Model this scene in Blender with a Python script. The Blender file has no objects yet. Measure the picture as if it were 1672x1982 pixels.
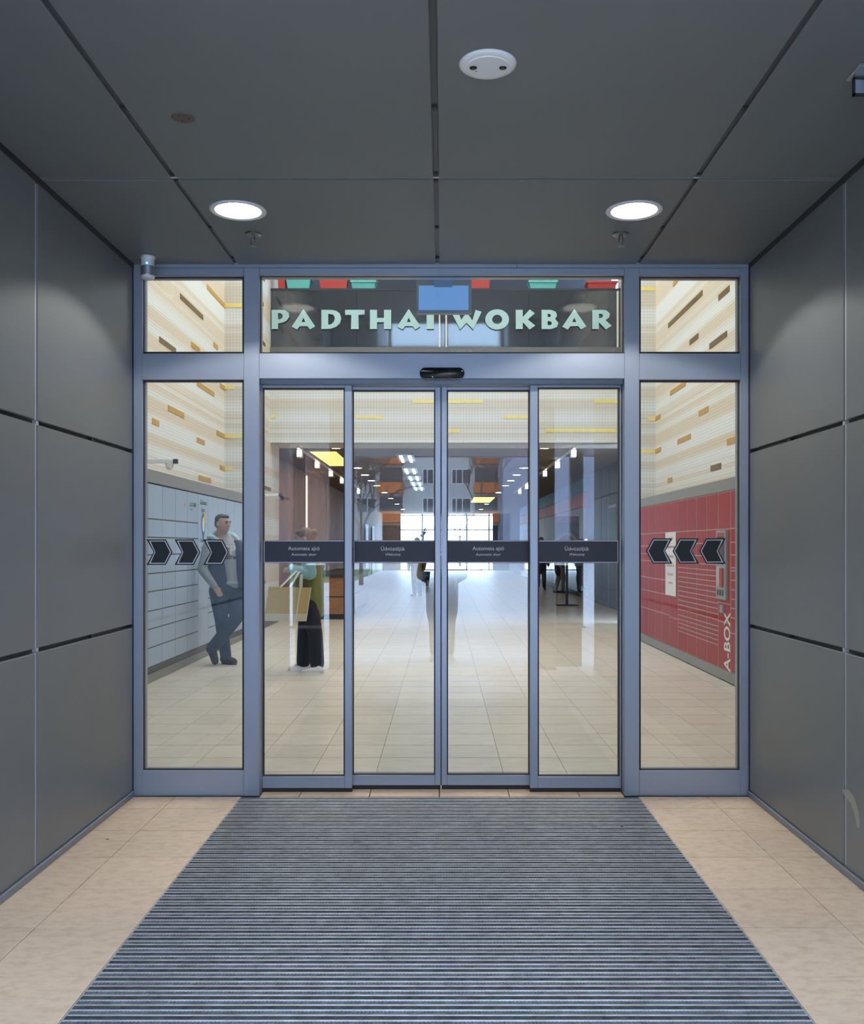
import bpy, bmesh, math, random
from mathutils import Vector, Matrix
random.seed(7)
S = bpy.context.scene
COL = S.collection
PI = math.pi
F, CX, CY, H = 1820.0, 857.0, 1057.0, 1.42        # focal length in pixels, vanishing point, eye height

# ------------------------------------------------------------------ camera, sky, exposure
cam_d = bpy.data.cameras.new('camera')
cam = bpy.data.objects.new('camera', cam_d); COL.objects.link(cam)
cam.location = (0, 0, H); cam.rotation_euler = (PI/2, 0, 0)
cam_d.sensor_fit = 'VERTICAL'; cam_d.sensor_height = 36.0
cam_d.lens = F/1982*36.0
cam_d.shift_x = (836-CX)/1982.0; cam_d.shift_y = (CY-991)/1982.0
cam_d.clip_start = 0.05; cam_d.clip_end = 400
S.camera = cam
SKY = 13.6
DOWNLIGHT = 42.0; LOBBY_FILL = 18.0; HALL = 44.0
w = bpy.data.worlds.new('sky'); S.world = w; w.use_nodes = True
bg = w.node_tree.nodes['Background']
bg.inputs['Color'].default_value = (0.52, 0.70, 1.0, 1); bg.inputs['Strength'].default_value = SKY
S.view_settings.view_transform = 'Standard'; S.view_settings.look = 'None'
S.view_settings.gamma = 1.0; S.view_settings.use_curve_mapping = False
S.view_settings.exposure = 0.0
try:
    S.cycles.max_bounces = 10; S.cycles.transparent_max_bounces = 16; S.cycles.sample_clamp_indirect = 6.0
    S.cycles.caustics_reflective = False
except Exception: pass

# ------------------------------------------------------------------ helpers
def PX(px, Y): return (px-CX)/F*Y
def PZ(py, Y): return H-(py-CY)/F*Y
def P(px, py, Y, dy=0): return Vector((PX(px, Y), Y+dy, PZ(py, Y)))

def link(name, me, mat=None, parent=None, loc=None):
    o = bpy.data.objects.new(name, me); COL.objects.link(o)
    if mat is not None and me is not None and hasattr(me, 'materials') and len(me.materials) == 0:
        for m in (mat if isinstance(mat, (list, tuple)) else [mat]): me.materials.append(m)
    if loc is not None: o.location = loc
    if parent is not None: o.parent = parent
    return o
def tag(o, label=None, cat=None, group=None, kind=None):
    if label: o['label'] = label
    if cat: o['category'] = cat
    if group: o['group'] = group
    if kind: o['kind'] = kind
    return o
def empty(name, loc=(0, 0, 0), rz=0.0):
    o = bpy.data.objects.new(name, None); COL.objects.link(o)
    o.location = loc; o.rotation_euler = (0, 0, rz); o.empty_display_size = 0.1
    return o
def thing(name, label, cat, loc=(0, 0, 0), group=None, rz=0.0):
    return tag(empty(name, loc, rz), label, cat, group)
def structure(name, loc=(0, 0, 0)):
    return tag(empty(name, loc), kind='structure')
def tree_copy(o, parent=None):
    c = o.copy(); COL.objects.link(c)
    if parent is not None: c.parent = parent
    for ch in list(o.children): tree_copy(ch, c)
    return c
def from_bm(name, bm, mat, parent=None, smooth=False, loc=None, recalc=True):
    if recalc: bmesh.ops.recalc_face_normals(bm, faces=bm.faces)
    me = bpy.data.meshes.new(name); bm.to_mesh(me); bm.free()
    if smooth:
        for p in me.polygons: p.use_smooth = True
    return link(name, me, mat, parent, loc)
def add_box(bm, x0, x1, y0, y1, z0, z1, bev=0.0, mi=0):
    vs = [bm.verts.new((x, y, z)) for x in (x0, x1) for y in (y0, y1) for z in (z0, z1)]
    q = [(0, 1, 3, 2), (4, 6, 7, 5), (0, 4, 5, 1), (2, 3, 7, 6), (0, 2, 6, 4), (1, 5, 7, 3)]
    fs = [bm.faces.new([vs[i] for i in f]) for f in q]
    for f in fs: f.material_index = mi
    if bev > 0:
        es = list({e for f in fs for e in f.edges})
        bmesh.ops.bevel(bm, geom=es, offset=bev, segments=1, affect='EDGES')
def box(name, x0, x1, y0, y1, z0, z1, mat, parent=None, bev=0.0):
    bm = bmesh.new(); add_box(bm, x0, x1, y0, y1, z0, z1, bev)
    return from_bm(name, bm, mat, parent)
def add_lathe(bm, prof, c=(0, 0, 0), n=32, axis='Z', close=False):
    rings = []
    for r, z in prof:
        ring = []
        for k in range(n):
            a = 2*PI*k/n
            v = (r*math.cos(a), r*math.sin(a), z)
            if axis == 'Y': v = (v[0], v[2], v[1])
            if axis == 'X': v = (v[2], v[0], v[1])
            ring.append(bm.verts.new((v[0]+c[0], v[1]+c[1], v[2]+c[2])))
        rings.append(ring)
    for a, b in zip(rings, rings[1:]):
        for k in range(n):
            bm.faces.new((a[k], a[(k+1) % n], b[(k+1) % n], b[k]))
    if close:
        bm.faces.new(rings[0]); bm.faces.new(list(reversed(rings[-1])))
def lathe(name, prof, mat, parent=None, c=(0, 0, 0), n=32, axis='Z', close=True, smooth=False):
    bm = bmesh.new(); add_lathe(bm, prof, c, n, axis, close)
    return from_bm(name, bm, mat, parent, smooth)
def add_tube(bm, a, b, ra, rb, n=10, caps=True):
    a = Vector(a); b = Vector(b); d = (b-a)
    if d.length < 1e-6: return
    q = d.to_track_quat('Z', 'Y')
    r1 = [bm.verts.new(a+q @ Vector((ra*math.cos(2*PI*k/n), ra*math.sin(2*PI*k/n), 0))) for k in range(n)]
    r2 = [bm.verts.new(b+q @ Vector((rb*math.cos(2*PI*k/n), rb*math.sin(2*PI*k/n), 0))) for k in range(n)]
    for k in range(n): bm.faces.new((r1[k], r1[(k+1) % n], r2[(k+1) % n], r2[k]))
    if caps: bm.faces.new(list(reversed(r1))); bm.faces.new(r2)
def tube(name, a, b, r, mat, parent=None, n=12):
    bm = bmesh.new(); add_tube(bm, a, b, r, r, n); return from_bm(name, bm, mat, parent, True)
def prism(name, pts, y0, y1, mat, parent=None):     # polygon in XZ, thickness along Y
    bm = bmesh.new()
    f = [bm.verts.new((x, y0, z)) for x, z in pts]; b = [bm.verts.new((x, y1, z)) for x, z in pts]
    bm.faces.new(f); bm.faces.new(list(reversed(b)))
    n = len(pts)
    for k in range(n): bm.faces.new((f[k], f[(k+1) % n], b[(k+1) % n], b[k]))
    return from_bm(name, bm, mat, parent)
def add_quad_prism(bm, q, n, t):                    # quad of 4 points pushed along n by t
    n = Vector(n)*t
    a = [bm.verts.new(Vector(p)) for p in q]; b = [bm.verts.new(Vector(p)+n) for p in q]
    bm.faces.new(a); bm.faces.new(list(reversed(b)))
    m = len(q)
    for k in range(m): bm.faces.new((a[k], a[(k+1) % m], b[(k+1) % m], b[k]))
def evaluated_mesh(o, name):
    dg = bpy.context.evaluated_depsgraph_get()
    me = bpy.data.meshes.new_from_object(o.evaluated_get(dg), depsgraph=dg)
    me.name = name
    return me
def text(name, body, width, loc, rot, mat, parent=None, depth=0.0008, shear=0.0, bold=0.0, spacing=1.0, lines=0.9, height=None):
    cu = bpy.data.curves.new(name, 'FONT'); cu.body = body; cu.align_x = 'CENTER'; cu.align_y = 'CENTER'
    cu.shear = shear; cu.offset = bold; cu.space_character = spacing; cu.space_line = lines
    cu.resolution_u = 3
    t = bpy.data.objects.new(name, cu); COL.objects.link(t)
    bpy.context.view_layer.update()
    me = evaluated_mesh(t, name)
    bpy.data.objects.remove(t); bpy.data.curves.remove(cu)
    xs = [v.co.x for v in me.vertices]; ys = [v.co.y for v in me.vertices]
    s = width/max(1e-6, max(xs)-min(xs)); sy = s if height is None else height/max(1e-6, max(ys)-min(ys))
    ox, oy = (max(xs)+min(xs))/2, (max(ys)+min(ys))/2
    R = Matrix.Translation(Vector(loc)) @ rot.to_4x4()
    for v in me.vertices: v.co = R @ Vector(((v.co.x-ox)*s, (v.co.y-oy)*sy, 0))
    for p in me.polygons: p.material_index = 0
    me.materials.clear()
    return link(name, me, mat, parent)
R_FRONT = Matrix(((1, 0, 0), (0, 0, -1), (0, 1, 0)))                 # text facing the camera (-Y)
R_RIGHT = Matrix(((0, 0, 1), (1, 0, 0), (0, 1, 0)))                  # text on a wall facing +X, reading along +Y
R_LEFT = Matrix(((0, 0, -1), (-1, 0, 0), (0, 1, 0)))                 # text on a wall facing -X
R_LEFT_UP = Matrix(((0, 0, -1), (0, 1, 0), (1, 0, 0)))

# ------------------------------------------------------------------ materials
def mat(name, col, rough=0.5, metal=0.0, spec=0.5, noise=None, bump=None, emit=None, rand=0.0, stretch=(1, 1, 1)):
    """noise=(scale, amount[, second colour]); bump=(scale, strength); rand = per-piece brightness spread"""
    m = bpy.data.materials.new(name); m.use_nodes = True
    nt = m.node_tree; b = nt.nodes['Principled BSDF']; L = nt.links
    b.inputs['Base Color'].default_value = (*col, 1); b.inputs['Roughness'].default_value = rough
    b.inputs['Metallic'].default_value = metal; b.inputs['Specular IOR Level'].default_value = spec
    if emit:
        b.inputs['Emission Color'].default_value = (*emit[0], 1); b.inputs['Emission Strength'].default_value = emit[1]
    src = None
    if noise or bump:
        ge = nt.nodes.new('ShaderNodeNewGeometry'); mp = nt.nodes.new('ShaderNodeMapping')
        L.new(ge.outputs['Position'], mp.inputs['Vector']); mp.inputs['Scale'].default_value = stretch
    if noise:
        n = nt.nodes.new('ShaderNodeTexNoise'); n.inputs['Scale'].default_value = noise[0]; n.inputs['Detail'].default_value = 5
        n.inputs['Roughness'].default_value = 0.62
        L.new(mp.outputs['Vector'], n.inputs['Vector'])
        cr = nt.nodes.new('ShaderNodeValToRGB')
        cr.color_ramp.elements[0].position = 0.30; cr.color_ramp.elements[1].position = 0.56 if 'tile' in name else 0.68
        c2 = noise[2] if len(noise) > 2 else tuple(c*(1-noise[1]) for c in col)
        cr.color_ramp.elements[0].color = (*c2, 1); cr.color_ramp.elements[1].color = (*col, 1)
        L.new(n.outputs['Fac'], cr.inputs['Fac']); src = cr.outputs['Color']
    if rand > 0:
        oi = nt.nodes.new('ShaderNodeObjectInfo'); mr = nt.nodes.new('ShaderNodeMapRange')
        mr.inputs['To Min'].default_value = 1-rand; mr.inputs['To Max'].default_value = 1+rand*0.4
        L.new(oi.outputs['Random'], mr.inputs['Value'])
        mx = nt.nodes.new('ShaderNodeMix'); mx.data_type = 'RGBA'; mx.blend_type = 'MULTIPLY'; mx.inputs['Factor'].default_value = 1
        if src is not None: L.new(src, mx.inputs['A'])
        else: mx.inputs['A'].default_value = (*col, 1)
        L.new(mr.outputs['Result'], mx.inputs['B']); src = mx.outputs['Result']
    if src is not None: L.new(src, b.inputs['Base Color'])
    if bump:
        n2 = nt.nodes.new('ShaderNodeTexNoise'); n2.inputs['Scale'].default_value = bump[0]; n2.inputs['Detail'].default_value = 4
        L.new(mp.outputs['Vector'], n2.inputs['Vector'])
        bp = nt.nodes.new('ShaderNodeBump'); bp.inputs['Strength'].default_value = bump[1]; bp.inputs['Distance'].default_value = 0.01
        L.new(n2.outputs['Fac'], bp.inputs['Height']); L.new(bp.outputs['Normal'], b.inputs['Normal'])
    return m
def emitter(name, col, strength):
    m = bpy.data.materials.new(name); m.use_nodes = True; nt = m.node_tree
    nt.nodes.remove(nt.nodes['Principled BSDF'])
    e = nt.nodes.new('ShaderNodeEmission'); e.inputs['Color'].default_value = (*col, 1); e.inputs['Strength'].default_value = strength
    nt.links.new(e.outputs[0], nt.nodes['Material Output'].inputs['Surface'])
    return m
def glass(name, tint, r0):
    m = bpy.data.materials.new(name); m.use_nodes = True; nt = m.node_tree; L = nt.links
    nt.nodes.remove(nt.nodes['Principled BSDF'])
    t = nt.nodes.new('ShaderNodeBsdfTransparent'); t.inputs['Color'].default_value = (*tint, 1)
    g = nt.nodes.new('ShaderNodeBsdfGlossy'); g.inputs['Roughness'].default_value = 0.0
    lw = nt.nodes.new('ShaderNodeLayerWeight'); lw.inputs['Blend'].default_value = 0.5
    p = nt.nodes.new('ShaderNodeMath'); p.operation = 'POWER'; p.inputs[1].default_value = 5.0
    L.new(lw.outputs['Facing'], p.inputs[0])
    ma = nt.nodes.new('ShaderNodeMath'); ma.operation = 'MULTIPLY_ADD'; ma.inputs[1].default_value = 1-r0; ma.inputs[2].default_value = r0
    L.new(p.outputs[0], ma.inputs[0])
    mx = nt.nodes.new('ShaderNodeMixShader')
    L.new(ma.outputs[0], mx.inputs['Fac']); L.new(t.outputs[0], mx.inputs[1]); L.new(g.outputs[0], mx.inputs[2])
    L.new(mx.outputs[0], nt.nodes['Material Output'].inputs['Surface'])
    return m
def cream_wall(name, grid=False):
    m = bpy.data.materials.new(name); m.use_nodes = True; nt = m.node_tree; L = nt.links
    b = nt.nodes['Principled BSDF']; b.inputs['Roughness'].default_value = 0.55
    def math_(op, a, bb=None):
        n = nt.nodes.new('ShaderNodeMath'); n.operation = op
        for i, v in enumerate((a, bb)):
            if v is None: continue
            if isinstance(v, (int, float)): n.inputs[i].default_value = v
            else: L.new(v, n.inputs[i])
        return n.outputs[0]
    ge = nt.nodes.new('ShaderNodeNewGeometry'); sp = nt.nodes.new('ShaderNodeSeparateXYZ'); L.new(ge.outputs['Position'], sp.inputs[0])
    z = sp.outputs['Z']
    no = nt.nodes.new('ShaderNodeTexNoise'); no.noise_dimensions = '1D'; no.inputs['Scale'].default_value = 2.6; no.inputs['Detail'].default_value = 3
    L.new(z, no.inputs['W'])
    cr = nt.nodes.new('ShaderNodeValToRGB'); cr.color_ramp.elements[0].position = 0.46; cr.color_ramp.elements[1].position = 0.56
    cr.color_ramp.elements[0].color = (0.62, 0.59, 0.52, 1) if grid else (0.75, 0.655, 0.52, 1); cr.color_ramp.elements[1].color = (0.70, 0.73, 0.73, 1) if grid else (0.82, 0.84, 0.82, 1)
    L.new(no.outputs['Fac'], cr.inputs['Fac'])
    step = 0.052 if grid else 0.042
    ln = math_('LESS_THAN', math_('FRACT', math_('DIVIDE', z, step)), 0.22)
    if grid:
        lx = math_('LESS_THAN', math_('FRACT', math_('DIVIDE', sp.outputs['X'], step)), 0.22)
        ln = math_('MAXIMUM', ln, lx)
    mx = nt.nodes.new('ShaderNodeMix'); mx.data_type = 'RGBA'; mx.blend_type = 'MULTIPLY'
    L.new(math_('MULTIPLY', ln, 0.6), mx.inputs['Factor']); L.new(cr.outputs['Color'], mx.inputs['A']); mx.inputs['B'].default_value = (0.76, 0.72, 0.66, 1)
    L.new(mx.outputs['Result'], b.inputs['Base Color'])
    bp = nt.nodes.new('ShaderNodeBump'); bp.inputs['Strength'].default_value = 0.25; bp.inputs['Distance'].default_value = 0.004
    L.new(math_('SUBTRACT', 1.0, ln), bp.inputs['Height']); L.new(bp.outputs['Normal'], b.inputs['Normal'])
    return m
def tiled_floor(name):
    m = mat(name, (0.69, 0.635, 0.545), 0.42, 0, 0.22, noise=(5, 0.2, (0.60, 0.54, 0.45)), stretch=(1, 2.4, 1))
    nt = m.node_tree; L = nt.links; b = nt.nodes['Principled BSDF']
    src = b.inputs['Base Color'].links[0].from_socket
    ge = nt.nodes.new('ShaderNodeNewGeometry'); br = nt.nodes.new('ShaderNodeTexBrick')
    mp = nt.nodes.new('ShaderNodeMapping'); L.new(ge.outputs['Position'], mp.inputs['Vector']); mp.inputs['Location'].default_value = (0.02, -5.915, 0)
    L.new(mp.outputs['Vector'], br.inputs['Vector']); br.offset = 0.0
    br.inputs['Scale'].default_value = 1.0; br.inputs['Brick Width'].default_value = 0.398; br.inputs['Row Height'].default_value = 0.398
    br.inputs['Mortar Size'].default_value = 0.003; br.inputs['Color1'].default_value = (1, 1, 1, 1); br.inputs['Color2'].default_value = (0.93, 0.93, 0.93, 1)
    br.inputs['Mortar'].default_value = (0.45, 0.42, 0.4, 1)
    mx = nt.nodes.new('ShaderNodeMix'); mx.data_type = 'RGBA'; mx.blend_type = 'MULTIPLY'; mx.inputs['Factor'].default_value = 1
    L.new(src, mx.inputs['A']); L.new(br.outputs['Color'], mx.inputs['B']); L.new(mx.outputs['Result'], b.inputs['Base Color'])
    return m

M = dict(
    panel=mat('grey_composite_panel', (0.205, 0.218, 0.225), 0.42, 0.25, 0.5, noise=(1.3, 0.07), bump=(300, 0.03), rand=0.03),
    ceil=mat('grey_ceiling_panel', (0.188, 0.208, 0.219), 0.5, 0.2, 0.5, noise=(1.1, 0.08), bump=(300, 0.03), rand=0.03),
    joint=mat('dark_joint', (0.035, 0.038, 0.042), 0.5, 0.3),
    jointc=mat('dark_ceiling_joint', (0.085, 0.092, 0.10), 0.45, 0.4), strip=mat('silver_joint_strip', (0.62, 0.65, 0.69), 0.4, 0.5),
    black=mat('black_gasket', (0.012, 0.013, 0.015), 0.5),
    void=mat('dark_cavity', (0.02, 0.02, 0.022), 0.9),
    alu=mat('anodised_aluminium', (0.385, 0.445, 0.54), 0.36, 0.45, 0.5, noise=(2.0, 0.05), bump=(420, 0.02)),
    alu_dark=mat('dark_aluminium_profile', (0.22, 0.25, 0.30), 0.4, 0.5),  # darker aluminium for base strips, covers and set-back profiles
    tile=mat('beige_stone_tile', (0.94, 0.715, 0.51), 0.42, noise=(17, 0.2, (0.80, 0.555, 0.36)), bump=(60, 0.03), rand=0.07, stretch=(1, 1.5, 1)),
    tile_in=mat('beige_lobby_tile', (0.69, 0.635, 0.545), 0.3, noise=(5, 0.2, (0.60, 0.54, 0.45)), rand=0.07, stretch=(1, 2.4, 1)),
    floor_in=tiled_floor('beige_lobby_floor'),
    grout=mat('tile_grout', (0.07, 0.063, 0.055), 0.9),
    rail=mat('mat_aluminium_rail', (0.62, 0.65, 0.69), 0.45, 0.7, noise=(9, 0.35), bump=(200, 0.05)),
    carpet=mat('mat_carpet_insert', (0.20, 0.195, 0.195), 0.95, 0, 0.1, noise=(26, 0.55), bump=(420, 0.9)),
    brush=mat('mat_brush_insert', (0.36, 0.36, 0.365), 0.8, 0, 0.2, noise=(18, 0.5), bump=(260, 0.9)),
    white=mat('white_plastic', (0.82, 0.83, 0.84), 0.4),
    plate=mat('brown_cover_plate', (0.17, 0.13, 0.11), 0.7, noise=(90, 0.4)),
    chrome=mat('dark_chrome', (0.28, 0.27, 0.26), 0.3, 0.9),
    steel=mat('brushed_steel', (0.45, 0.47, 0.5), 0.35, 0.8),
    blackgloss=mat('black_gloss_plastic', (0.006, 0.007, 0.010), 0.22),
    navy=mat('navy_vinyl', (0.026, 0.030, 0.052), 0.5),
    chev=mat('black_vinyl', (0.010, 0.014, 0.020), 0.5),
    ink=mat('pale_grey_print', (0.62, 0.66, 0.74), 0.5),
    glass=glass('door_glass', (0.955, 0.985, 0.98), 0.068),
    glass_in=glass('inner_glass', (0.97, 0.985, 0.99), 0.05),
    cream=cream_wall('cream_ribbed_cladding'), creamgrid=cream_wall('cream_mosaic_cladding', True),
    gold=mat('gold_accent_bar', (0.62, 0.34, 0.06), 0.4, noise=(14, 0.25)),
    bronze=mat('bronze_accent_bar', (0.22, 0.14, 0.04), 0.45, noise=(14, 0.3)),
    pale=mat('pale_yellow_accent_bar', (0.86, 0.74, 0.25), 0.4, noise=(14, 0.12)),
    greywall=mat('grey_header_panel', (0.27, 0.27, 0.255), 0.5, noise=(2, 0.08)),
    plinth=mat('dark_plinth', (0.12, 0.12, 0.115), 0.5, noise=(3, 0.1)),
    lockw=mat('white_locker_enamel', (0.37, 0.47, 0.61), 0.4, rand=0.05),
    lockgap=mat('brown_locker_gap', (0.12, 0.11, 0.095), 0.8),
    lockr=mat('red_locker_enamel', (0.36, 0.020, 0.014), 0.5, 0, 0.3, rand=0.12),
    lockline=mat('pale_locker_seam', (0.55, 0.42, 0.38), 0.6),
    wood=mat('warm_oak_board', (0.66, 0.36, 0.165), 0.6, 0, 0.12, noise=(6, 0.35, (0.46, 0.24, 0.11)), rand=0.12, stretch=(5, 5, 0.4)),
    woodc=mat('counter_wood', (0.40, 0.19, 0.08), 0.45, noise=(6, 0.3), stretch=(1, 4, 4)),
    ceil_in=mat('corridor_ceiling', (0.27, 0.20, 0.15), 0.8, 0, 0.15),
    plaster=mat('white_plaster', (0.70, 0.68, 0.65), 0.8, 0, 0.2),
    darkglass=mat('dark_shopfront_glass', (0.020, 0.025, 0.032), 0.04, 0, 0.9),
    darkpanel=mat('dark_shop_panel', (0.035, 0.042, 0.055), 0.5, 0, 0.2, noise=(2, 0.2)),
    skyblue=mat('sky_blue_panel', (0.14, 0.42, 0.60), 0.6, 0, 0.12), lav=mat('lavender_panel', (0.46, 0.52, 0.66), 0.6, 0, 0.12),
    orange=mat('orange_panel', (0.60, 0.16, 0.03), 0.6, 0, 0.12),
    teal=mat('teal_painted', (0.10, 0.43, 0.42), 0.45), red=mat('red_painted', (0.42, 0.030, 0.020), 0.45),
    leaf=mat('green_leaf', (0.22, 0.36, 0.07), 0.5, noise=(20, 0.4)), leafd=mat('dark_green_leaf', (0.04, 0.10, 0.035), 0.4, noise=(20, 0.4)),
    sign=mat('pale_teal_sign_letter', (0.36, 0.56, 0.57), 0.5),
    paving=mat('pale_plaza_paving', (0.58, 0.55, 0.535), 0.8, noise=(3, 0.12)),
    stone=mat('pale_render', (0.50, 0.485, 0.47), 0.85, noise=(1, 0.1)),
    balc=mat('orange_balcony_panel', (0.60, 0.17, 0.04), 0.6), pane=mat('dark_window_pane', (0.035, 0.04, 0.05), 0.1),
    bark=mat('grey_bark', (0.13, 0.10, 0.08), 0.9, noise=(12, 0.4)), grass=mat('lawn_grass', (0.12, 0.20, 0.05), 0.9, noise=(6, 0.4)),
    skin=mat('skin', (0.52, 0.31, 0.235), 0.5, noise=(30, 0.12)), hair=mat('dark_hair', (0.030, 0.026, 0.026), 0.6, noise=(90, 0.5)),
    hairb=mat('light_brown_hair', (0.17, 0.095, 0.045), 0.55, noise=(60, 0.45), stretch=(1, 1, 0.4)),
    hood=mat('light_blue_jersey', (0.44, 0.60, 0.66), 0.9, noise=(20, 0.12), bump=(40, 0.4)),
    sleeve=mat('heather_grey_jersey', (0.32, 0.36, 0.39), 0.95, noise=(50, 0.2), bump=(28, 0.7)),
    tee=mat('grey_tee_cotton', (0.36, 0.39, 0.42), 0.95, noise=(20, 0.1), bump=(22, 0.5)),
    denimv=mat('dark_denim', (0.020, 0.050, 0.105), 0.85, noise=(24, 0.35), bump=(36, 0.4)),
    jeans=mat('blue_denim', (0.024, 0.062, 0.122), 0.85, noise=(11, 0.5), bump=(26, 0.6)),
    boot=mat('dark_suede', (0.035, 0.033, 0.034), 0.8, noise=(30, 0.2)),
    olive=mat('olive_quilted_cloth', (0.22, 0.23, 0.07), 0.85, noise=(14, 0.2), bump=(20, 0.5)),
    knit=mat('light_teal_knit', (0.30, 0.52, 0.58), 0.95, noise=(26, 0.12), bump=(34, 0.6)),
    blackcloth=mat('black_trouser_cloth', (0.014, 0.017, 0.026), 0.85, noise=(12, 0.3), bump=(20, 0.6)),
    shoew=mat('off_white_sneaker', (0.60, 0.56, 0.50), 0.7), jute=mat('tan_bag_cloth', (0.55, 0.42, 0.19), 0.85, noise=(70, 0.15)),
    webbing=mat('white_webbing', (0.72, 0.75, 0.76), 0.8), yellow=mat('mustard_coat_cloth', (0.50, 0.37, 0.05), 0.85, noise=(9, 0.2)),
    puffer=mat('dark_teal_puffer', (0.010, 0.050, 0.060), 0.5, bump=(12, 0.8)), greycloth=mat('grey_trouser_cloth', (0.25, 0.25, 0.26), 0.9),
    lampoff=emitter('downlight_lamp', (1.0, 0.97, 0.92), 22.0),
    halllamp=emitter('hall_downlight_lamp', (1.0, 0.86, 0.68), HALL), spotlamp=emitter('spotlight_lamp', (1.0, 0.92, 0.82), 8.0),
    lobbyfill=emitter('lobby_fill_panel', (1.0, 0.955, 0.89), LOBBY_FILL), warm=emitter('warm_led_strip', (1.0, 0.72, 0.40), 6.0),
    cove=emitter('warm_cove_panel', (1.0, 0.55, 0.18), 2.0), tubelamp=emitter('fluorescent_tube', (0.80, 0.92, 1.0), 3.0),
    screen=emitter('blue_screen', (0.16, 0.36, 0.78), 0.85), led=emitter('green_led', (0.05, 1.0, 0.35), 1.5), ledb=emitter('blue_led', (0.1, 0.45, 1.0), 3.0),
)

# ------------------------------------------------------------------ entrance portal (outside)
YF, ZC = 5.35, 3.02
XL, XR, YM = -1.76, 1.74, 0.10
rows = [(0.035, 0.957), (0.977, 1.947), (1.967, 3.0)]
ycols = [(4.085, 5.33), (2.05, 4.06), (YM, 2.025)]
for side, X, sgn in (('left', XL, -1), ('right', XR, 1)):
    wl = structure('wall_'+side)
    box('backing', *sorted((X+sgn*0.05, X+sgn*0.20)), YM, 5.36, 0, 3.3, M['void'], wl)
    for z0, z1 in rows:
        for y0, y1 in ycols:
            box('panel', *sorted((X, X+sgn*0.03)), y0, y1, z0, z1, M['panel'], wl, 0.003)
    for z in (0.967, 1.957):
        box('joint_channel', *sorted((X+sgn*0.026, X+sgn*0.04)), YM, 5.35, z-0.02, z+0.02, M['joint'], wl)
        for y in (4.1, 3.5, 4.75, 2.9): box('joint_clip', *sorted((X+sgn*0.008, X+sgn*0.03)), y-0.012, y+0.012, z-0.0095, z+0.0095, M['strip'] if y == 4.1 else M['joint'], wl)
    box('end_filler', *sorted((X+sgn*0.001, X+sgn*0.05)), 5.331, 5.352, 0, 3.0, M['joint'], wl)
    for y in (4.0725, 2.0375):
        for z0, z1 in rows: box('joint_strip', *sorted((X+sgn*0.006, X+sgn*0.03)), y-0.0115, y+0.0115, z0, z1, M['strip'], wl)
    box('jamb', *sorted((X, X+sgn*0.20)), YM-0.02, YM, 0, 3.02, M['panel'], wl)
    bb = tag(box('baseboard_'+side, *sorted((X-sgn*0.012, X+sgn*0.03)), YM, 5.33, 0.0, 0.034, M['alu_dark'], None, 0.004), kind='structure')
    tag(box('trim_'+('1' if sgn < 0 else '2'), *sorted((X-sgn*0.008, X+sgn*0.02)), YM, 5.33, 2.995, 3.02, M['joint']), kind='structure')

bm = bmesh.new(); sm = [(4.10, 0.36), (4.04, 0.375), (3.98, 0.36), (3.93, 0.30), (3.925, 0.245), (3.95, 0.235), (3.975, 0.285), (4.01, 0.325), (4.07, 0.335)]
add_quad_prism(bm, [(XR-0.0006, y, z) for y, z in sm], (1, 0, 0), 0.0008); from_bm('scuff_mark', bm, mat('pale_scuff', (0.34, 0.33, 0.28), 0.8), wl)
ce = structure('ceiling')
xs = [XL-0.02, -1.17, -0.03, 1.105, XR+0.02]; ys = [(4.115, 5.35), (2.05, 4.09), (YM, 2.025), (-5.8, -3.2)]
LAMPS = [(-0.975, 4.48), (0.911, 4.48)]; LR = 0.114
def ceiling_panel(x0, x1, y0, y1, hole=None):
    if hole is None: return box('panel', x0, x1, y0, y1, ZC, ZC+0.025, M['ceil'], ce, 0.003)
    bm = bmesh.new(); cx, cy = hole; n = 40
    o = [bm.verts.new((x, y, ZC)) for x, y in ((x0, y0), (x1, y0), (x1, y1), (x0, y1))]
    i = [bm.verts.new((cx+LR*math.cos(2*PI*k/n), cy+LR*math.sin(2*PI*k/n), ZC)) for k in range(n)]
    es = [bm.edges.new((o[k], o[(k+1) % 4])) for k in range(4)]+[bm.edges.new((i[k], i[(k+1) % n])) for k in range(n)]
    bmesh.ops.triangle_fill(bm, use_beauty=True, edges=es)
    r = bmesh.ops.extrude_face_region(bm, geom=list(bm.faces))
    bmesh.ops.translate(bm, vec=(0, 0, 0.025), verts=[v for v in r['geom'] if isinstance(v, bmesh.types.BMVert)])
    return from_bm('panel', bm, M['ceil'], ce)
for ri, (y0, y1) in enumerate(ys):
    for k in range(4):
        h = None
        if ri == 0 and k in (1, 2): h = LAMPS[k-1]
        if ri >= 3:  # underside panels of the guessed bridge
            X0, X1 = (-7.0, 7.0)
            a = X0+(X1-X0)*k/4; ceiling_panel(a+0.01, a+(X1-X0)/4-0.01, y0, y1)
        else: ceiling_panel(xs[k]+0.0115, xs[k+1]-0.0115, y0, y1, h)
for x in xs[1:4]:
    box('joint_channel', x-0.02, x+0.02, YM, 5.35, ZC+0.012, ZC+0.03, M['jointc'], ce)
    for y in (4.14, 4.07, 3.45, 4.75, 5.25): box('joint_clip', x-0.010, x+0.010, y-0.012, y+0.012, ZC+0.003, ZC+0.03, M['joint'], ce)
for y in (4.1025, 2.0375): box('joint_strip', XL, XR, y-0.0105, y+0.0105, ZC+0.008, ZC+0.03, M['strip'], ce)
box('backing', XL-0.2, XR+0.2, YM, 5.35, ZC+0.30, ZC+0.4, M['void'], ce)
box('mouth_edge', XL-0.2, XR+0.2, YM-0.03, YM, ZC-0.005, ZC+0.45, M['alu_dark'], ce)
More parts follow.
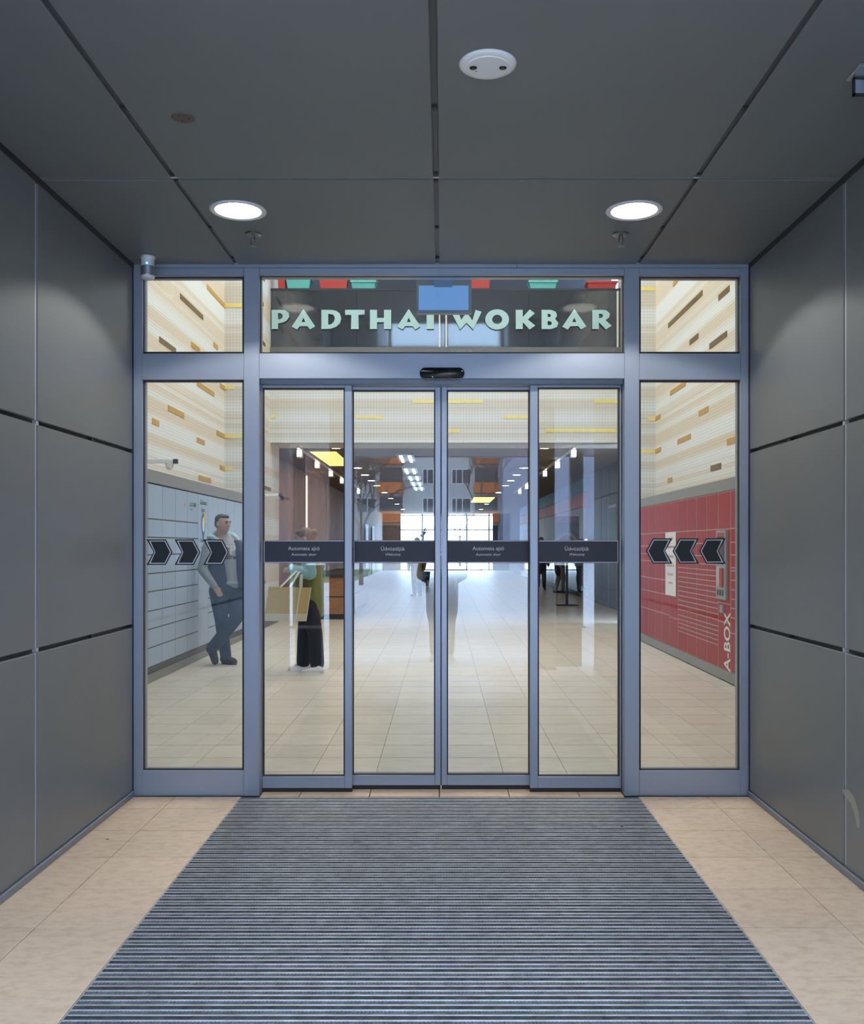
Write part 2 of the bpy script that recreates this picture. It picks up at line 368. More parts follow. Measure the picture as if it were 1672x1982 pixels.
box('guessed_bridge_fascia', -7, 7, -5.9, -5.8, ZC-0.01, ZC+0.5, M['alu_dark'], ce); box('guessed_bridge_fascia', -7, 7, -3.2, -3.1, ZC-0.01, ZC+0.52, M['alu_dark'], ce); box('guessed_bridge_deck', -7, 7, -5.8, -3.2, ZC+0.026, ZC+0.3, M['void'], ce)  # guessed unseen bridge, set back and kept low so sky light enters the portal
for side, x in (('pale', -2.5), ('pale', 2.33)):
    c = thing('guessed_bridge_column', 'grey square column under the guessed footbridge edge, '+('on the lawn side' if x < 0 else 'on the side away from the lawn'), 'column', (x, -5.55, 0))
    box('shaft', -0.11, 0.11, -0.11, 0.11, 0.0, ZC, M['panel'], c, 0.006); box('base_plate', -0.15, 0.15, -0.15, 0.15, 0, 0.03, M['alu_dark'], c)

# floor of the portal, tile by tile
fl = structure('floor')
box('grout_bed', XL-0.1, XR+0.1, YM-0.05, 5.62, -0.08, -0.014, M['grout'], fl)
def tile(x0, x1, y0, y1, parent, m, g=0.0016, gy=0.0032):
    bm = bmesh.new(); add_box(bm, -(x1-x0)/2+g, (x1-x0)/2-g, -(y1-y0)/2+gy, (y1-y0)/2-gy, -0.02, 0, 0.0)
    return from_bm('tile', bm, m, parent, loc=((x0+x1)/2, (y0+y1)/2, 0))
MXL, MXR, MY0, MY1 = -1.137, 1.102, 2.48, 5.318
yj = [5.33, 5.09]
while yj[-1] > YM+0.2: yj.append(yj[-1]-0.398)
yj[-1] = YM-0.05
for a, b in zip(yj[1:], yj):
    for x0, x1 in ((XL, -1.515), (-1.515, MXL-0.006), (MXR+0.006, 1.50), (1.50, XR)): tile(x0, x1, a, b, fl, M['tile'])
    if b < MY0+0.1:
        for k in range(-3, 4):
            x0 = max(MXL-0.006, -0.02+0.398*k-0.199); x1 = min(MXR+0.006, -0.02+0.398*(k+1)-0.199)
            if x1-x0 > 0.05: tile(x0, x1, a, b, fl, M['tile'])
xj = [-1.04]+[-0.02+0.398*k for k in range(-2, 3)]+[1.03]
for a, b in zip(xj, xj[1:]): tile(a, b, 5.33, 5.60, fl, M['tile'], 0.003)
tile(MXL-0.006, MXR+0.006, yj[-1] if False else 2.30, MY0-0.004, fl, M['tile'])

# ------------------------------------------------------------------ entrance mat
mt = thing('entrance_mat', 'wide recessed grey entrance mat of aluminium rails in front of the sliding doors', 'mat', (0, 0, 0))
pitch = 0.0315; n = int((MY1-MY0)/pitch)
bm = bmesh.new(); prof = [(-0.0055, -0.012), (-0.0055, 0.0), (-0.0035, 0.0022), (-0.001, 0.0022), (0.001, 0.0002), (0.0035, 0.0015), (0.0055, 0.0), (0.0055, -0.012)]
a = [bm.verts.new((MXL, y, z)) for y, z in prof]; b = [bm.verts.new((MXR, y, z)) for y, z in prof]
for k in range(len(prof)): bm.faces.new((a[k], a[(k+1) % len(prof)], b[(k+1) % len(prof)], b[k]))
bm.faces.new(a); bm.faces.new(list(reversed(b)))
r0 = from_bm('rail', bm, M['rail'], mt, loc=(0, MY1-pitch*0.5, 0))
def insert(name, w, z, m, ribs):
    bm = bmesh.new()
    add_box(bm, MXL, MXR, -w/2, w/2, -0.012, z)
    if ribs:
        k = 0; x = MXL+0.004
        while x < MXR-0.012:
            s = 0.006
            q = [(x, -w/2+0.001, z), (x+0.0055, -w/2+0.001, z), (x+0.0055+s, w/2-0.001, z), (x+s, w/2-0.001, z)]
            vs = [bm.verts.new((p[0], p[1], p[2]+0.0022)) for p in q]; bm.faces.new(vs)
            lo = [bm.verts.new(p) for p in q]
            for i in range(4): bm.faces.new((lo[i], lo[(i+1) % 4], vs[(i+1) % 4], vs[i]))
            x += 0.012
    return from_bm(name, bm, m, mt, loc=(0, MY1-pitch, 0))
iw = pitch-0.0112
c0 = insert('carpet_insert', iw, 0.0012, M['carpet'], False); b0 = insert('brush_insert', iw, -0.0012, M['brush'], True)
for k in range(n):
    if k: r = r0.copy(); COL.objects.link(r); r.location = (0, MY1-pitch*(k+0.5), 0)
    src = b0 if k % 2 else c0
    if k == 0: c0.location = (0, MY1-pitch*(k+1), 0)
    elif k == 1: b0.location = (0, MY1-pitch*(k+1), 0)
    else:
        r = src.copy(); COL.objects.link(r); r.location = (0, MY1-pitch*(k+1), 0)
for x0, x1 in ((MXL-0.005, MXL), (MXR, MXR+0.005)): box('edge_frame', x0, x1, MY0, MY1, -0.012, 0.001, M['rail'], mt)
box('tray', MXL, MXR, MY0, MY1, -0.014, -0.0122, M['black'], mt)

# ------------------------------------------------------------------ glazed front: frame, side windows, transom, sliding leaves
fx = lambda px: PX(px, YF)
fz = lambda py: PZ(py, YF)
fr = structure('trim_3')
def bar(name, px0, px1, py0, py1, y0=YF, y1=YF+0.10, m='alu', parent=None, bev=0.002):
    return box(name, fx(px0), fx(px1), y0, y1, fz(py1), fz(py0), M[m], parent or fr, bev)
bar('jamb', 258, 275, 512, 1541); bar('jamb', 1433, 1449, 512, 1541)
bar('jamb_flange', 249, 258, 512, 1195, YF+0.005, YF+0.06); bar('jamb_flange', 249, 258, 1196, 1541, YF+0.005, YF+0.06)
bar('jamb_flange', 1449, 1455, 512, 1275, YF+0.005, YF+0.06); bar('jamb_flange', 1449, 1455, 1276, 1541, YF+0.005, YF+0.06)
bar('mullion', 472, 502, 519, 1541, YF-0.004); bar('mullion', 1208, 1237, 519, 1541, YF-0.004)
bar('head_rail', 275, 472, 519, 534); bar('head_rail', 502, 1208, 519, 532); bar('head_rail', 1237, 1433, 519, 534)
bar('head_cover', 249, 1000, 509, 519, YF-0.012, YF+0.05); bar('head_cover', 1000.5, 1455, 509, 519, YF-0.012, YF+0.05)
bar('transom_rail', 275, 472, 684, 735); bar('transom_rail', 502, 1208, 684, 733, YF-0.006); bar('transom_rail', 1237, 1433, 684, 735)
bar('bottom_rail', 275, 472, 1492, 1541); bar('bottom_rail', 1237, 1433, 1492, 1541)
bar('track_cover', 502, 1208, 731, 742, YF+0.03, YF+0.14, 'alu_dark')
def gasketed_pane(parent, px0, px1, py0, py1, Y, g=2.6, pane='pane', yd=0.012):
    X = lambda p: PX(p, Y); Z = lambda p: PZ(p, Y)
    bm = bmesh.new()
    for a, b, c, d in ((px0-1, px0+g, py0-1, py1+1), (px1-g, px1+1, py0-1, py1+1), (px0+g, px1-g, py0-1, py0+g), (px0+g, px1-g, py1-g, py1+1)):
        add_box(bm, X(a), X(b), Y+0.002, Y+yd+0.02, Z(d), Z(c))
    from_bm('gasket', bm, M['black'], parent)
    return box(pane, X(px0+1), X(px1-1), Y+yd, Y+yd+0.022, Z(py1-1), Z(py0+1), M['glass'], parent)
win1 = structure('window_1'); win2 = structure('window_2'); win3 = structure('window_3')
gasketed_pane(win1, 275, 472, 534, 684, YF+0.02, 3.2); p1 = gasketed_pane(win1, 275, 472, 735, 1492, YF+0.02, 3.2)
gasketed_pane(win2, 1237, 1433, 534, 684, YF+0.02, 3.2); p2 = gasketed_pane(win2, 1237, 1433, 735, 1492, YF+0.02, 3.2)
gasketed_pane(win3, 502, 1208, 532, 684, YF+0.02, 2.4)
def chevron(px0, px1, py0, py1, flip, parent):
    Y = YF+0.029
    def shape(i):
        w = px1-px0; t = w*0.26
        x0, x1, y0, y1, ym = px0, px1, py0+i, py1-i, (py0+py1)/2
        k = 0.55*i
        if flip: pts = [(x0+1.15*i, ym), (x0+t+k, y0), (x1-2.0*i, y0), (x1-t*1.05-1.15*i+0.3*i, ym), (x1-2.0*i, y1), (x0+t+k, y1)]
        else: pts = [(x0+2.0*i, y0), (x1-t-k, y0), (x1-1.15*i, ym), (x1-t-k, y1), (x0+2.0*i, y1), (x0+t*1.05+1.15*i-0.3*i, ym)]
        return [(PX(x, Y), PZ(y, Y)) for x, y in pts]
    prism('chevron_decal', shape(0), Y, Y+0.0012, M['chev'], parent)
    d = parent.children[-1] if False else None
    o = prism('decal_outline', shape(2.4), Y-0.0004, Y, M['ink'], parent)
    prism('decal_fill', shape(4.1), Y-0.0008, Y-0.0004, M['chev'], o)
for a in (283.4, 337.5, 393): chevron(a, a+50.5, 1044, 1093.5, False, win1)
for a in (1250, 1301.5, 1353): chevron(a, a+51.5, 1042, 1091, True, win2)
def leaf(n, Y, gx0, gx1, gy0, gy1, sl, sr, top, bot, words):
    d = structure('door_%d' % n)
    def b(name, a, c, e, f): return box(name, PX(a, Y), PX(c, Y), Y, Y+0.045, PZ(f, Y), PZ(e, Y), M['alu'], d, 0.002)
    b('stile', gx0-sl, gx0, top, bot); b('stile', gx1, gx1+sr, top, bot)
    b('top_rail', gx0, gx1, top, gy0); b('bottom_rail', gx0, gx1, gy1, bot)
    gasketed_pane(d, gx0, gx1, gy0, gy1, Y, 2.2)
    box('floor_seal', PX(gx0-sl, Y), PX(gx1+sr, Y), Y+0.005, Y+0.04, -0.002, PZ(bot, Y), M['black'], d)
    if n in (2, 3): box('edge_seal', PX(852.3, Y) if n == 2 else PX(853.6, Y), PX(853.5, Y) if n == 2 else PX(854.7, Y), Y+0.002, Y+0.04, PZ(bot, Y), PZ(top, Y), M['black'], d)
    y = Y+0.0095
    band = box('sign_band', PX(gx0-(5 if n == 1 else 0), Y), PX(gx1+(5 if n == 4 else 0), Y), y, y+0.002, PZ(1090, Y), PZ(1045.5, Y), M['navy'], d)
    e0, e1 = (gx0+2, gx1) if n in (1, 2) else (gx0, gx1-2)
    bm = bmesh.new()
    for a, c, e, f in ((e0, e1, 1046.3, 1047.7), (e0, e1, 1087.8, 1089.2)): add_box(bm, PX(a, Y), PX(c, Y), y-0.0006, y, PZ(f, Y), PZ(e, Y))
    for a in ((e0,) if n in (1, 3) else (e1-1.3,)) if n != 2 else (e0, e1-1.3): add_box(bm, PX(a, Y), PX(a+1.3, Y), y-0.0006, y, PZ(1088.5, Y), PZ(1047, Y))
    from_bm('outline', bm, M['ink'], band)
    cx = words[4]
    text('lettering', words[0], PX(words[1]+CX, Y), (PX(cx, Y), y-0.0006, PZ(1062.5, Y)), R_FRONT, M['ink'], band)
    text('lettering', words[2], PX(words[3]+CX, Y), (PX(cx, Y), y-0.0006, PZ(1073, Y)), R_FRONT, M['ink'], band, shear=0.25)
    return d
A = ('Automata ajtó', 61, 'Automatic door', 49); B = ('Üdvözöljük', 47, 'Welcome', 29)
Y1, Y2 = YF+0.075, YF+0.135
leaf(1, Y1, 508, 667, 751, 1503, 2, 14, 739, 1525.5, A+(587.5,)); leaf(2, Y2, 682, 842, 755, 1500, 3, 10.5, 742, 1520, B+(760.5,))
leaf(3, Y2, 865, 1025, 755, 1500, 10.5, 3, 742, 1520, A+(945,)); leaf(4, Y1, 1041, 1199, 750, 1503, 15, 3, 738, 1525.5, B+(1117,))
box('side_jamb', PX(502, Y1), PX(506, Y1), YF+0.1, Y1+0.06, 0, PZ(739, Y1), M['alu_dark'], fr)
box('side_jamb', PX(1203, Y1), PX(1208, Y1), YF+0.1, Y1+0.06, 0, PZ(738, Y1), M['alu_dark'], fr)

# ------------------------------------------------------------------ fittings on the portal ceiling and frame
def downlight(x, y, label):
    t = thing('recessed_downlight', label, 'ceiling light', (x, y, ZC), 'lit downlights in the portal ceiling')
    lathe('rim', [(LR-0.004, -0.003), (LR+0.006, -0.009), (LR+0.018, -0.006), (LR+0.021, 0.0), (LR-0.004, 0.0)], M['white'], t, n=48, close=False, smooth=True)
    prof = [(LR-0.003, -0.003)]
    for k in range(6):
        z = 0.012+k*0.014; r = LR-0.005-k*0.008
        prof += [(r+0.002, z-0.004), (r-0.004, z), (r-0.003, z+0.006)]
    prof += [(0.052, 0.098), (0.0, 0.1)]
    lathe('reflector', prof[:-1], M['white'], t, n=48, close=False)
    lathe('lamp', [(0.0005, 0.056), (0.05, 0.054), (0.062, 0.046), (0.05, 0.038), (0.0005, 0.034)], M['lampoff'], t, n=32, close=False, smooth=True)
    ld = bpy.data.lights.new('downlight_beam', 'SPOT'); ld.energy = DOWNLIGHT; ld.color = (1.0, 0.95, 0.88); ld.shadow_soft_size = 0.015
    ld.spot_size = math.radians(126); ld.spot_blend = 0.18
    lo = bpy.data.objects.new('downlight_beam', ld); COL.objects.link(lo); lo.parent = t; lo.location = (0, 0, 0.024)
downlight(*LAMPS[0], 'lit round recessed downlight in the same ceiling bay as the brown cover plate')
downlight(*LAMPS[1], 'lit round recessed downlight in the same ceiling bay as the white sensor plate')
def sprinkler(x, y, z, label, s=1.0, group=None, m='chrome'):
    t = thing('sprinkler_head', label, 'sprinkler', (x, y, z), group)
    lathe('escutcheon', [(0.0005, 0), (0.042*s, 0), (0.042*s, -0.006*s), (0.03*s, -0.012*s), (0.0005, -0.012*s)], M[m], t, n=24, close=False)
    bm = bmesh.new(); add_tube(bm, (0, 0, 0), (0, 0, -0.03*s), 0.012*s, 0.010*s)
    for sx in (-1, 1):
        add_tube(bm, (sx*0.010*s, 0, -0.028*s), (sx*0.012*s, 0, -0.045*s), 0.0025*s, 0.0025*s, 6); add_tube(bm, (sx*0.012*s, 0, -0.045*s), (0, 0, -0.06*s), 0.0025*s, 0.0025*s, 6)
    from_bm('nozzle', bm, M[m], t)
    lathe('deflector', [(0.0005, -0.058*s), (0.019*s, -0.06*s), (0.019*s, -0.063*s), (0.0005, -0.063*s)], M[m], t, n=16, close=False)
sprinkler(-0.972, 4.82, ZC, 'small bronze sprinkler head beneath the downlight nearer the motion sensor')
sprinkler(0.912, 4.82, ZC, 'small bronze sprinkler head beneath the downlight on the red locker side')
t = thing('ceiling_sensor', 'white round ceiling sensor plate with two black lenses', 'sensor', (0.149, 3.12, ZC))
lathe('flange', [(0.07, -0.010), (0.085, -0.010), (0.095, -0.004), (0.096, 0.0), (0.07, 0)], M['white'], t, n=48, close=False, smooth=True)
lathe('face_plate', [(0.0005, -0.013), (0.070, -0.013), (0.073, -0.008), (0.073, 0)], M['white'], t, n=48, close=False)
for sx in (-0.048, 0.050): lathe('lens', [(0.0005, -0.016), (0.008, -0.017), (0.0125, -0.0145), (0.0125, -0.012)], M['blackgloss'], t, c=(sx, 0.0, 0), n=20, close=False, smooth=True)
lathe('indicator', [(0.0005, -0.0145), (0.002, -0.014), (0.002, -0.012)], M['black'], t, c=(-0.038, 0.022, 0), n=8, close=False)
t = thing('cover_plate', 'small round brown blanking plate on the ceiling', 'cover plate', (-0.968, 3.51, ZC))
lathe('disc', [(0.0005, -0.004), (0.040, -0.004), (0.044, 0.0)], M['plate'], t, n=32, close=False)
for k in range(3): lathe('screw', [(0.0005, -0.006), (0.004, -0.0055), (0.004, -0.003)], M['joint'], t, c=(0.022*math.cos(k*2.1), 0.022*math.sin(k*2.1), 0), n=8, close=False)
t = thing('motion_sensor', 'white cylindrical motion sensor with a blue light under the ceiling corner', 'sensor', (PX(286, 5.2), 5.2, ZC))
lathe('base', [(0.0005, 0), (0.040, 0), (0.040, -0.010), (0.0005, -0.010)], M['white'], t, n=28, close=False)
lathe('housing', [(0.036, -0.010), (0.037, -0.05), (0.037, -0.118), (0.033, -0.124), (0.0005, -0.124)], M['white'], t, n=32, close=False, smooth=True)
lathe('lens_band', [(0.0375, -0.055), (0.0385, -0.058), (0.0385, -0.105), (0.0375, -0.108)], M['steel'], t, n=32, close=False)
lathe('status_light', [(0.0005, 0), (0.006, -0.001), (0.006, 0.004)], M['ledb'], t, c=(0.006, -0.0372, -0.045), n=12, axis='Y', close=False)
t = thing('surveillance_camera', 'white camera in an angled metal bracket at the ceiling edge', 'camera', (1.46, 3.17, ZC))
box('mounting_plate', -0.082, 0.14, -0.06, 0.045, -0.012, 0, M['steel'], t, 0.002)
box('back_box', -0.064, 0.14, 0.02, 0.042, -0.068, -0.012, M['alu'], t, 0.002)
bm = bmesh.new(); add_box(bm, -0.068, 0.14, 0.014, 0.03, -0.072, -0.066); add_box(bm, -0.068, -0.063, 0.014, 0.03, -0.072, -0.012); add_box(bm, -0.068, 0.14, 0.014, 0.03, -0.018, -0.012); from_bm('frame', bm, M['joint'], t)
bm = bmesh.new(); bmesh.ops.create_uvsphere(bm, u_segments=24, v_segments=16, radius=0.034, matrix=Matrix.Translation((-0.008, -0.018, -0.040))); from_bm('lens_housing', bm, M['white'], t, True)
box('bracket_arm', -0.02, 0.004, -0.01, 0.03, -0.015, -0.010, M['joint'], t)
t = thing('door_sensor', 'black capsule shaped radar sensor on the rail above the sliding doors', 'sensor', (PX(855.5, 5.3), YF-0.006, PZ(721.5, 5.3)))
bm = bmesh.new(); hw, hh = 0.127, 0.0315; pts = []
for k in range(13): a = -PI/2+PI*k/12; pts.append((hw-hh+hh*math.cos(a), hh*math.sin(a)))
for k in range(13): a = PI/2+PI*k/12; pts.append((-hw+hh+hh*math.cos(a), hh*math.sin(a)))
rings = [[bm.verts.new((x*s, y, z*s2)) for x, z in pts] for s, s2, y in ((1, 1, 0), (1, 1, -0.035), (0.985, 0.93, -0.046), (0.955, 0.75, -0.052))]
for r1, r2 in zip(rings, rings[1:]):
    for k in range(26): bm.faces.new((r1[k], r1[(k+1) % 26], r2[(k+1) % 26], r2[k]))
bm.faces.new(rings[-1]); bm.faces.new(list(reversed(rings[0])))
from_bm('housing', bm, M['blackgloss'], t, True)
box('sensor_window', -0.045, 0.06, -0.05, -0.047, -0.0285, -0.0245, M['black'], t)
box('status_light', -0.056, -0.051, -0.0535, -0.05, -0.0265, -0.0225, M['led'], t)

# bits of litter
def litter(px, py, s, m, label, kind='leaf'):
    d = F*H/(py-CY); bm = bmesh.new(); n = 7
    vs = [bm.verts.new((s*math.cos(2*PI*k/n)*(0.7+0.5*random.random()), 0.6*s*math.sin(2*PI*k/n)*(0.7+0.5*random.random()), 0.003+random.random()*s*0.3)) for k in range(n)]
    c = bm.verts.new((0, 0, 0.0055))
    for k in range(n): bm.faces.new((vs[k], vs[(k+1) % n], c))
    bmesh.ops.solidify(bm, geom=list(bm.faces), thickness=0.0012)
    o = from_bm('fallen_leaf' if kind == 'leaf' else 'paper_scrap', bm, m, None, loc=(PX(px, d), d, 0.002)); tag(o, label, kind)
ML = mat('dry_leaf', (0.35, 0.20, 0.09), 0.8); MR = mat('red_scrap', (0.45, 0.03, 0.03), 0.7)
litter(1605, 1660, 0.022, ML, 'dry tan leaf curled against the base strip of the panel wall')
litter(1372, 1766, 0.009, ML, 'tiny dry leaf lying near the mat edge')
litter(1222, 1560, 0.008, MR, 'tiny red paper scrap on the mat by the door frame', 'scrap')
litter(1204, 1602, 0.010, mat('dark_leaf', (0.05, 0.04, 0.03), 0.9), 'tiny dark shrivelled leaf on the mat below the red scrap')
litter(208, 1627, 0.012, ML, 'tiny brown leaf on the beige tiles beside the wall')

# ------------------------------------------------------------------ lobby shell
YB, YD = 15.6, 16.9                     # facing return wall, bulkhead
WL, WR, NL, NR, ZH = -3.62, 3.53, -3.1, 3.2, 8.3
li = structure('floor_lobby')
x0i = [-0.02+0.398*k for k in range(-9, 10)]
y0i = [5.60]+[5.915+0.398*k for k in range(0, 12)]
proto = None
for a, b in zip(y0i, y0i[1:]):
    for c, d in zip(x0i, x0i[1:]):
        if b-a < 0.39 or proto is None:
            o = tile(c, d, a, b, li, M['tile_in'], 0.0016, 0.0045)
            if b-a > 0.39: proto = o
        else:
            o = proto.copy(); COL.objects.link(o); o.location = ((c+d)/2, (a+b)/2, 0)
box('grout_bed', WL, WR, 5.60, y0i[-1], -0.08, -0.012, M['grout'], li)
box('tiled_surface', -6, 6, y0i[-1], 56, -0.08, 0.0, M['floor_in'], li)
wl = structure('wall_lobby_left'); wr = structure('wall_lobby_right')
box('cladding', WL-0.15, WL, 5.45, YB, 0, ZH, M['cream'], wl); box('cladding', WR, WR+0.15, 5.45, YB, 0, ZH, M['cream'], wr)
wq = structure('wall_return_left'); wp = structure('wall_return_right')
box('return_cladding', WL-0.15, NL, YB, YB+0.15, 0, ZH, M['creamgrid'], wq); box('return_cladding', NR, WR+0.15, YB, YB+0.15, 0, ZH, M['creamgrid'], wp)
box('cladding', NL-0.15, NL, YB+0.15, 17.8, 0, ZH, M['cream'], wq); box('cladding', NR, NR+0.15, YB+0.15, 17.2, 0, ZH, M['cream'], wp)
fw = structure('wall_front')
for a, b in ((WL-0.15, XL-0.2), (XR+0.2, WR+0.15)): box('masonry', a, b, 5.36, 5.45, 0, ZC+0.3, M['plaster'], fw)
box('masonry', WL-0.15, WR+0.15, 5.36, 5.45, ZC+0.02, 6.9, M['plaster'], fw); box('masonry', WL-0.15, WR+0.15, 5.36, 5.45, 8.15, ZH, M['plaster'], fw)
w4 = structure('window_4')
box('pane', WL, WR, 5.40, 5.41, 6.9, 8.15, M['glass_in'], w4)
for x in (-3.35, -1.6, 0.1, 1.8, 3.0): box('mullion', x-0.05, x+0.05, 5.37, 5.45, 6.9, 8.15, M['joint'], w4)
box('glazing_bar', WL, WR, 5.37, 5.45, 7.35, 7.45, M['joint'], w4)
tag(box('ceiling_lobby', WL-0.2, WR+0.2, 5.3, 18.0, ZH, ZH+0.1, M['plaster']), kind='structure')
bk = structure('wall_back')
box('bulkhead', NL, NR, YD, YD+0.3, 3.28, 4.86, M['creamgrid'], bk)
box('backing', NL, NR, YD+0.07, YD+0.1, 4.99, 6.0, M['void'], bk)
box('sill', NL, NR, YD-0.04, YD+0.1, 4.86, 4.99, M['plinth'], bk)
bxs = [NL, -1.55, -0.02, 1.55, NR]
for a, b in zip(bxs, bxs[1:]): box('glass_panel', a+0.004, b-0.004, YD+0.03, YD+0.06, 4.99, 6.02, M['darkglass'], bk)
us = structure('wall_upper_back')
box('back_wall', NL-0.1, NR+0.1, YD+1.5, YD+1.6, 6.02, ZH, M['darkpanel'], us)
for x in (-0.06, 0.06, 3.14): box('glazing_post', x-0.013, x+0.013, YD-0.02, YD+0.04, 4.99, 5.75 if x < 1 else 6.0, M['plaster'], bk)
tag(box('trim_4', NL, NR, YD+0.02, YD+1.5, 6.02, 6.06, M['darkpanel']), kind='structure')
# accent bars set in the cladding
def side_bar(xw, pts, thick, m, par, cr, ox, oy):
    (a, b), (c, d) = pts
    X = xw; q = []
    pa = (ox+a/cr, oy+b/cr); pc = (ox+c/cr, oy+d/cr)
    ya, yc = F*X/(pa[0]-CX), F*X/(pc[0]-CX)
    z = (PZ(pa[1], ya)+PZ(pc[1], yc))/2
    y0, y1 = sorted((ya, yc)); s = -1 if xw > 0 else 1
    box('accent_bar', *sorted((X-s*0.005, X+s*0.006)), y0, min(y1, YB), z-thick/2, z+thick/2, M[m], par)
T = 0.075
for p, m in ((((292, 255), (412, 360)), 'bronze'), (((183, 480), (270, 535)), 'bronze'), (((350, 505), (395, 535)), 'gold'), (((467, 505), (490, 520)), 'gold'),
             (((433, 205), (525, 300)), 'gold'), (((380, 712), (470, 760)), 'gold'), (((500, 722), (525, 727)), 'gold'), (((229, 835), (313, 875)), 'gold'),
             (((145, 900), (182, 920)), 'gold'), (((380, 1002), (420, 1018)), 'gold'), (((483, 965), (525, 983)), 'gold'), (((388, 1200), (453, 1215)), 'gold'), (((500, 1146), (525, 1152)), 'gold')):
    side_bar(WL, p, T, m, wl, 2.697, 240, 480)
for p, m in ((((1230, 395), (1406, 235)), 'bronze'), (((1488, 250), (1545, 213)), 'bronze'), (((1340, 487), (1385, 450)), 'bronze'), (((1442, 505), (1532, 440)), 'bronze'), (((1255, 185), (1278, 165)), 'gold'),
             (((1240, 740), (1320, 700)), 'gold'), (((1387, 850), (1437, 825)), 'gold'), (((1165, 875), (1190, 868)), 'gold'), (((1278, 997), (1346, 967)), 'gold'), (((1165, 1043), (1193, 1035)), 'gold'),
             (((1532, 1000), (1582, 978)), 'gold'), (((1448, 1137), (1502, 1115)), 'bronze'), (((1228, 1195), (1250, 1188)), 'gold')):
    side_bar(WR, p, T, m, wr, 2.654, 830, 480)
def face_bar(px0, px1, py, Y, par, m='pale', t=0.064):
    z = PZ(py, Y); box('accent_bar', PX(px0, Y), PX(px1, Y), Y-0.006, Y+0.004, z-t/2, z+t/2, M[m], par)
for a, b, y in ((435, 478, 591), (435, 453, 749.5), (435, 478, 844), (435, 449.5, 907)): face_bar(a, b, y, YB, wq, 'pale')
for a, b, y in ((1230, 1269, 559), (1253, 1269, 811), (1230, 1269, 874)): face_bar(a, b, y, YB, wp, 'pale')
for a, b, y in ((798, 935, 776.5), (689, 742, 807), (865, 889, 834), (974, 1026, 807), (1056, 1192, 833), (1150, 1200, 776.5), (524, 534, 806)): face_bar(a, b, y, YD, bk, 'pale')
for a, b, y, m in ((512, 517, 545, 'bronze'), (510, 516, 593, 'bronze'), (513, 522, 672, 'bronze'), (508, 520, 785, 'gold'), (508, 520, 852, 'gold'), (524, 533, 948, 'bronze'), (513, 522, 1125, 'bronze')):
    side_bar(NL, ((a, y), (b, y+2)), 0.06, m, wq, 1.0, 0, 0)
tag(box('baseboard_lobby_left', NL, NL+0.015, YB, 17.8, 0, 0.14, M['plinth']), kind='structure')
# flower boxes on the upper level
def flower_box(px0, px1, py0, py1, taper, m, label, leafy):
    Y = YD-0.02; x0, x1 = PX(px0, Y), PX(px1, Y); zb = 6.06; h = max(0.1, PZ(py0, Y)-PZ(py1, Y)); cx = (x0+x1)/2; hw = (x1-x0)/2
    t = thing('flower_box', label, 'planter', (cx, Y+0.17, zb))
    bm = bmesh.new(); k = taper
    lo = [bm.verts.new((sx*hw*k, sy*0.12, 0)) for sx, sy in ((-1, -1), (1, -1), (1, 1), (-1, 1))]; hi = [bm.verts.new((sx*hw, sy*0.15, h)) for sx, sy in ((-1, -1), (1, -1), (1, 1), (-1, 1))]
    bm.faces.new(lo); bm.faces.new(hi)
    for i in range(4): bm.faces.new((lo[i], lo[(i+1) % 4], hi[(i+1) % 4], hi[i]))
    from_bm('trough', bm, M[m], t); box('rim', -hw-0.01, hw+0.01, -0.16, 0.16, h-0.04, h, M[m], t, 0.004)
    if leafy:
        bm = bmesh.new()
        for i in range(60):
            c = Vector((random.uniform(-hw, hw), random.uniform(-.12, .1), h+random.uniform(0.0, 0.28))); a = random.uniform(0, 6.28); s = random.uniform(.05, .09)
            u = Vector((math.cos(a), 0.3*math.sin(a*3), math.sin(a)))*s; v = u.cross(Vector((0, 1, 0.3))).normalized()*s*0.4
            bm.faces.new([bm.verts.new(c-u), bm.verts.new(c+v), bm.verts.new(c+u), bm.verts.new(c-v)])
        tag(from_bm('foliage', bm, M['leaf'], t), kind='stuff')
for a in ((537, 551, 533, 562, 0.95, 'red', 'narrow red flower box at the lobby edge of the upper shelf', False), (552, 601, 539, 561, 0.84, 'teal', 'teal flower box above the letters P and A of the sign', False),
          (616, 673, 533, 562, 0.88, 'red', 'long red flower box with grey stripes above the letter D', False), (679, 726, 547, 562, 0.9, 'teal', 'teal flower box with green leaves above the letters T and H', True),
          (909, 949, 533, 562, 0.9, 'red', 'red flower box beside the screen above the letter W', False), (1024, 1079, 546, 561, 0.86, 'teal', 'teal flower box with green leaves above the letters K and B', True), (1137, 1195, 548, 562, 0.9, 'red', 'red flower box above the last letter R of the sign', False)):
    flower_box(*a)
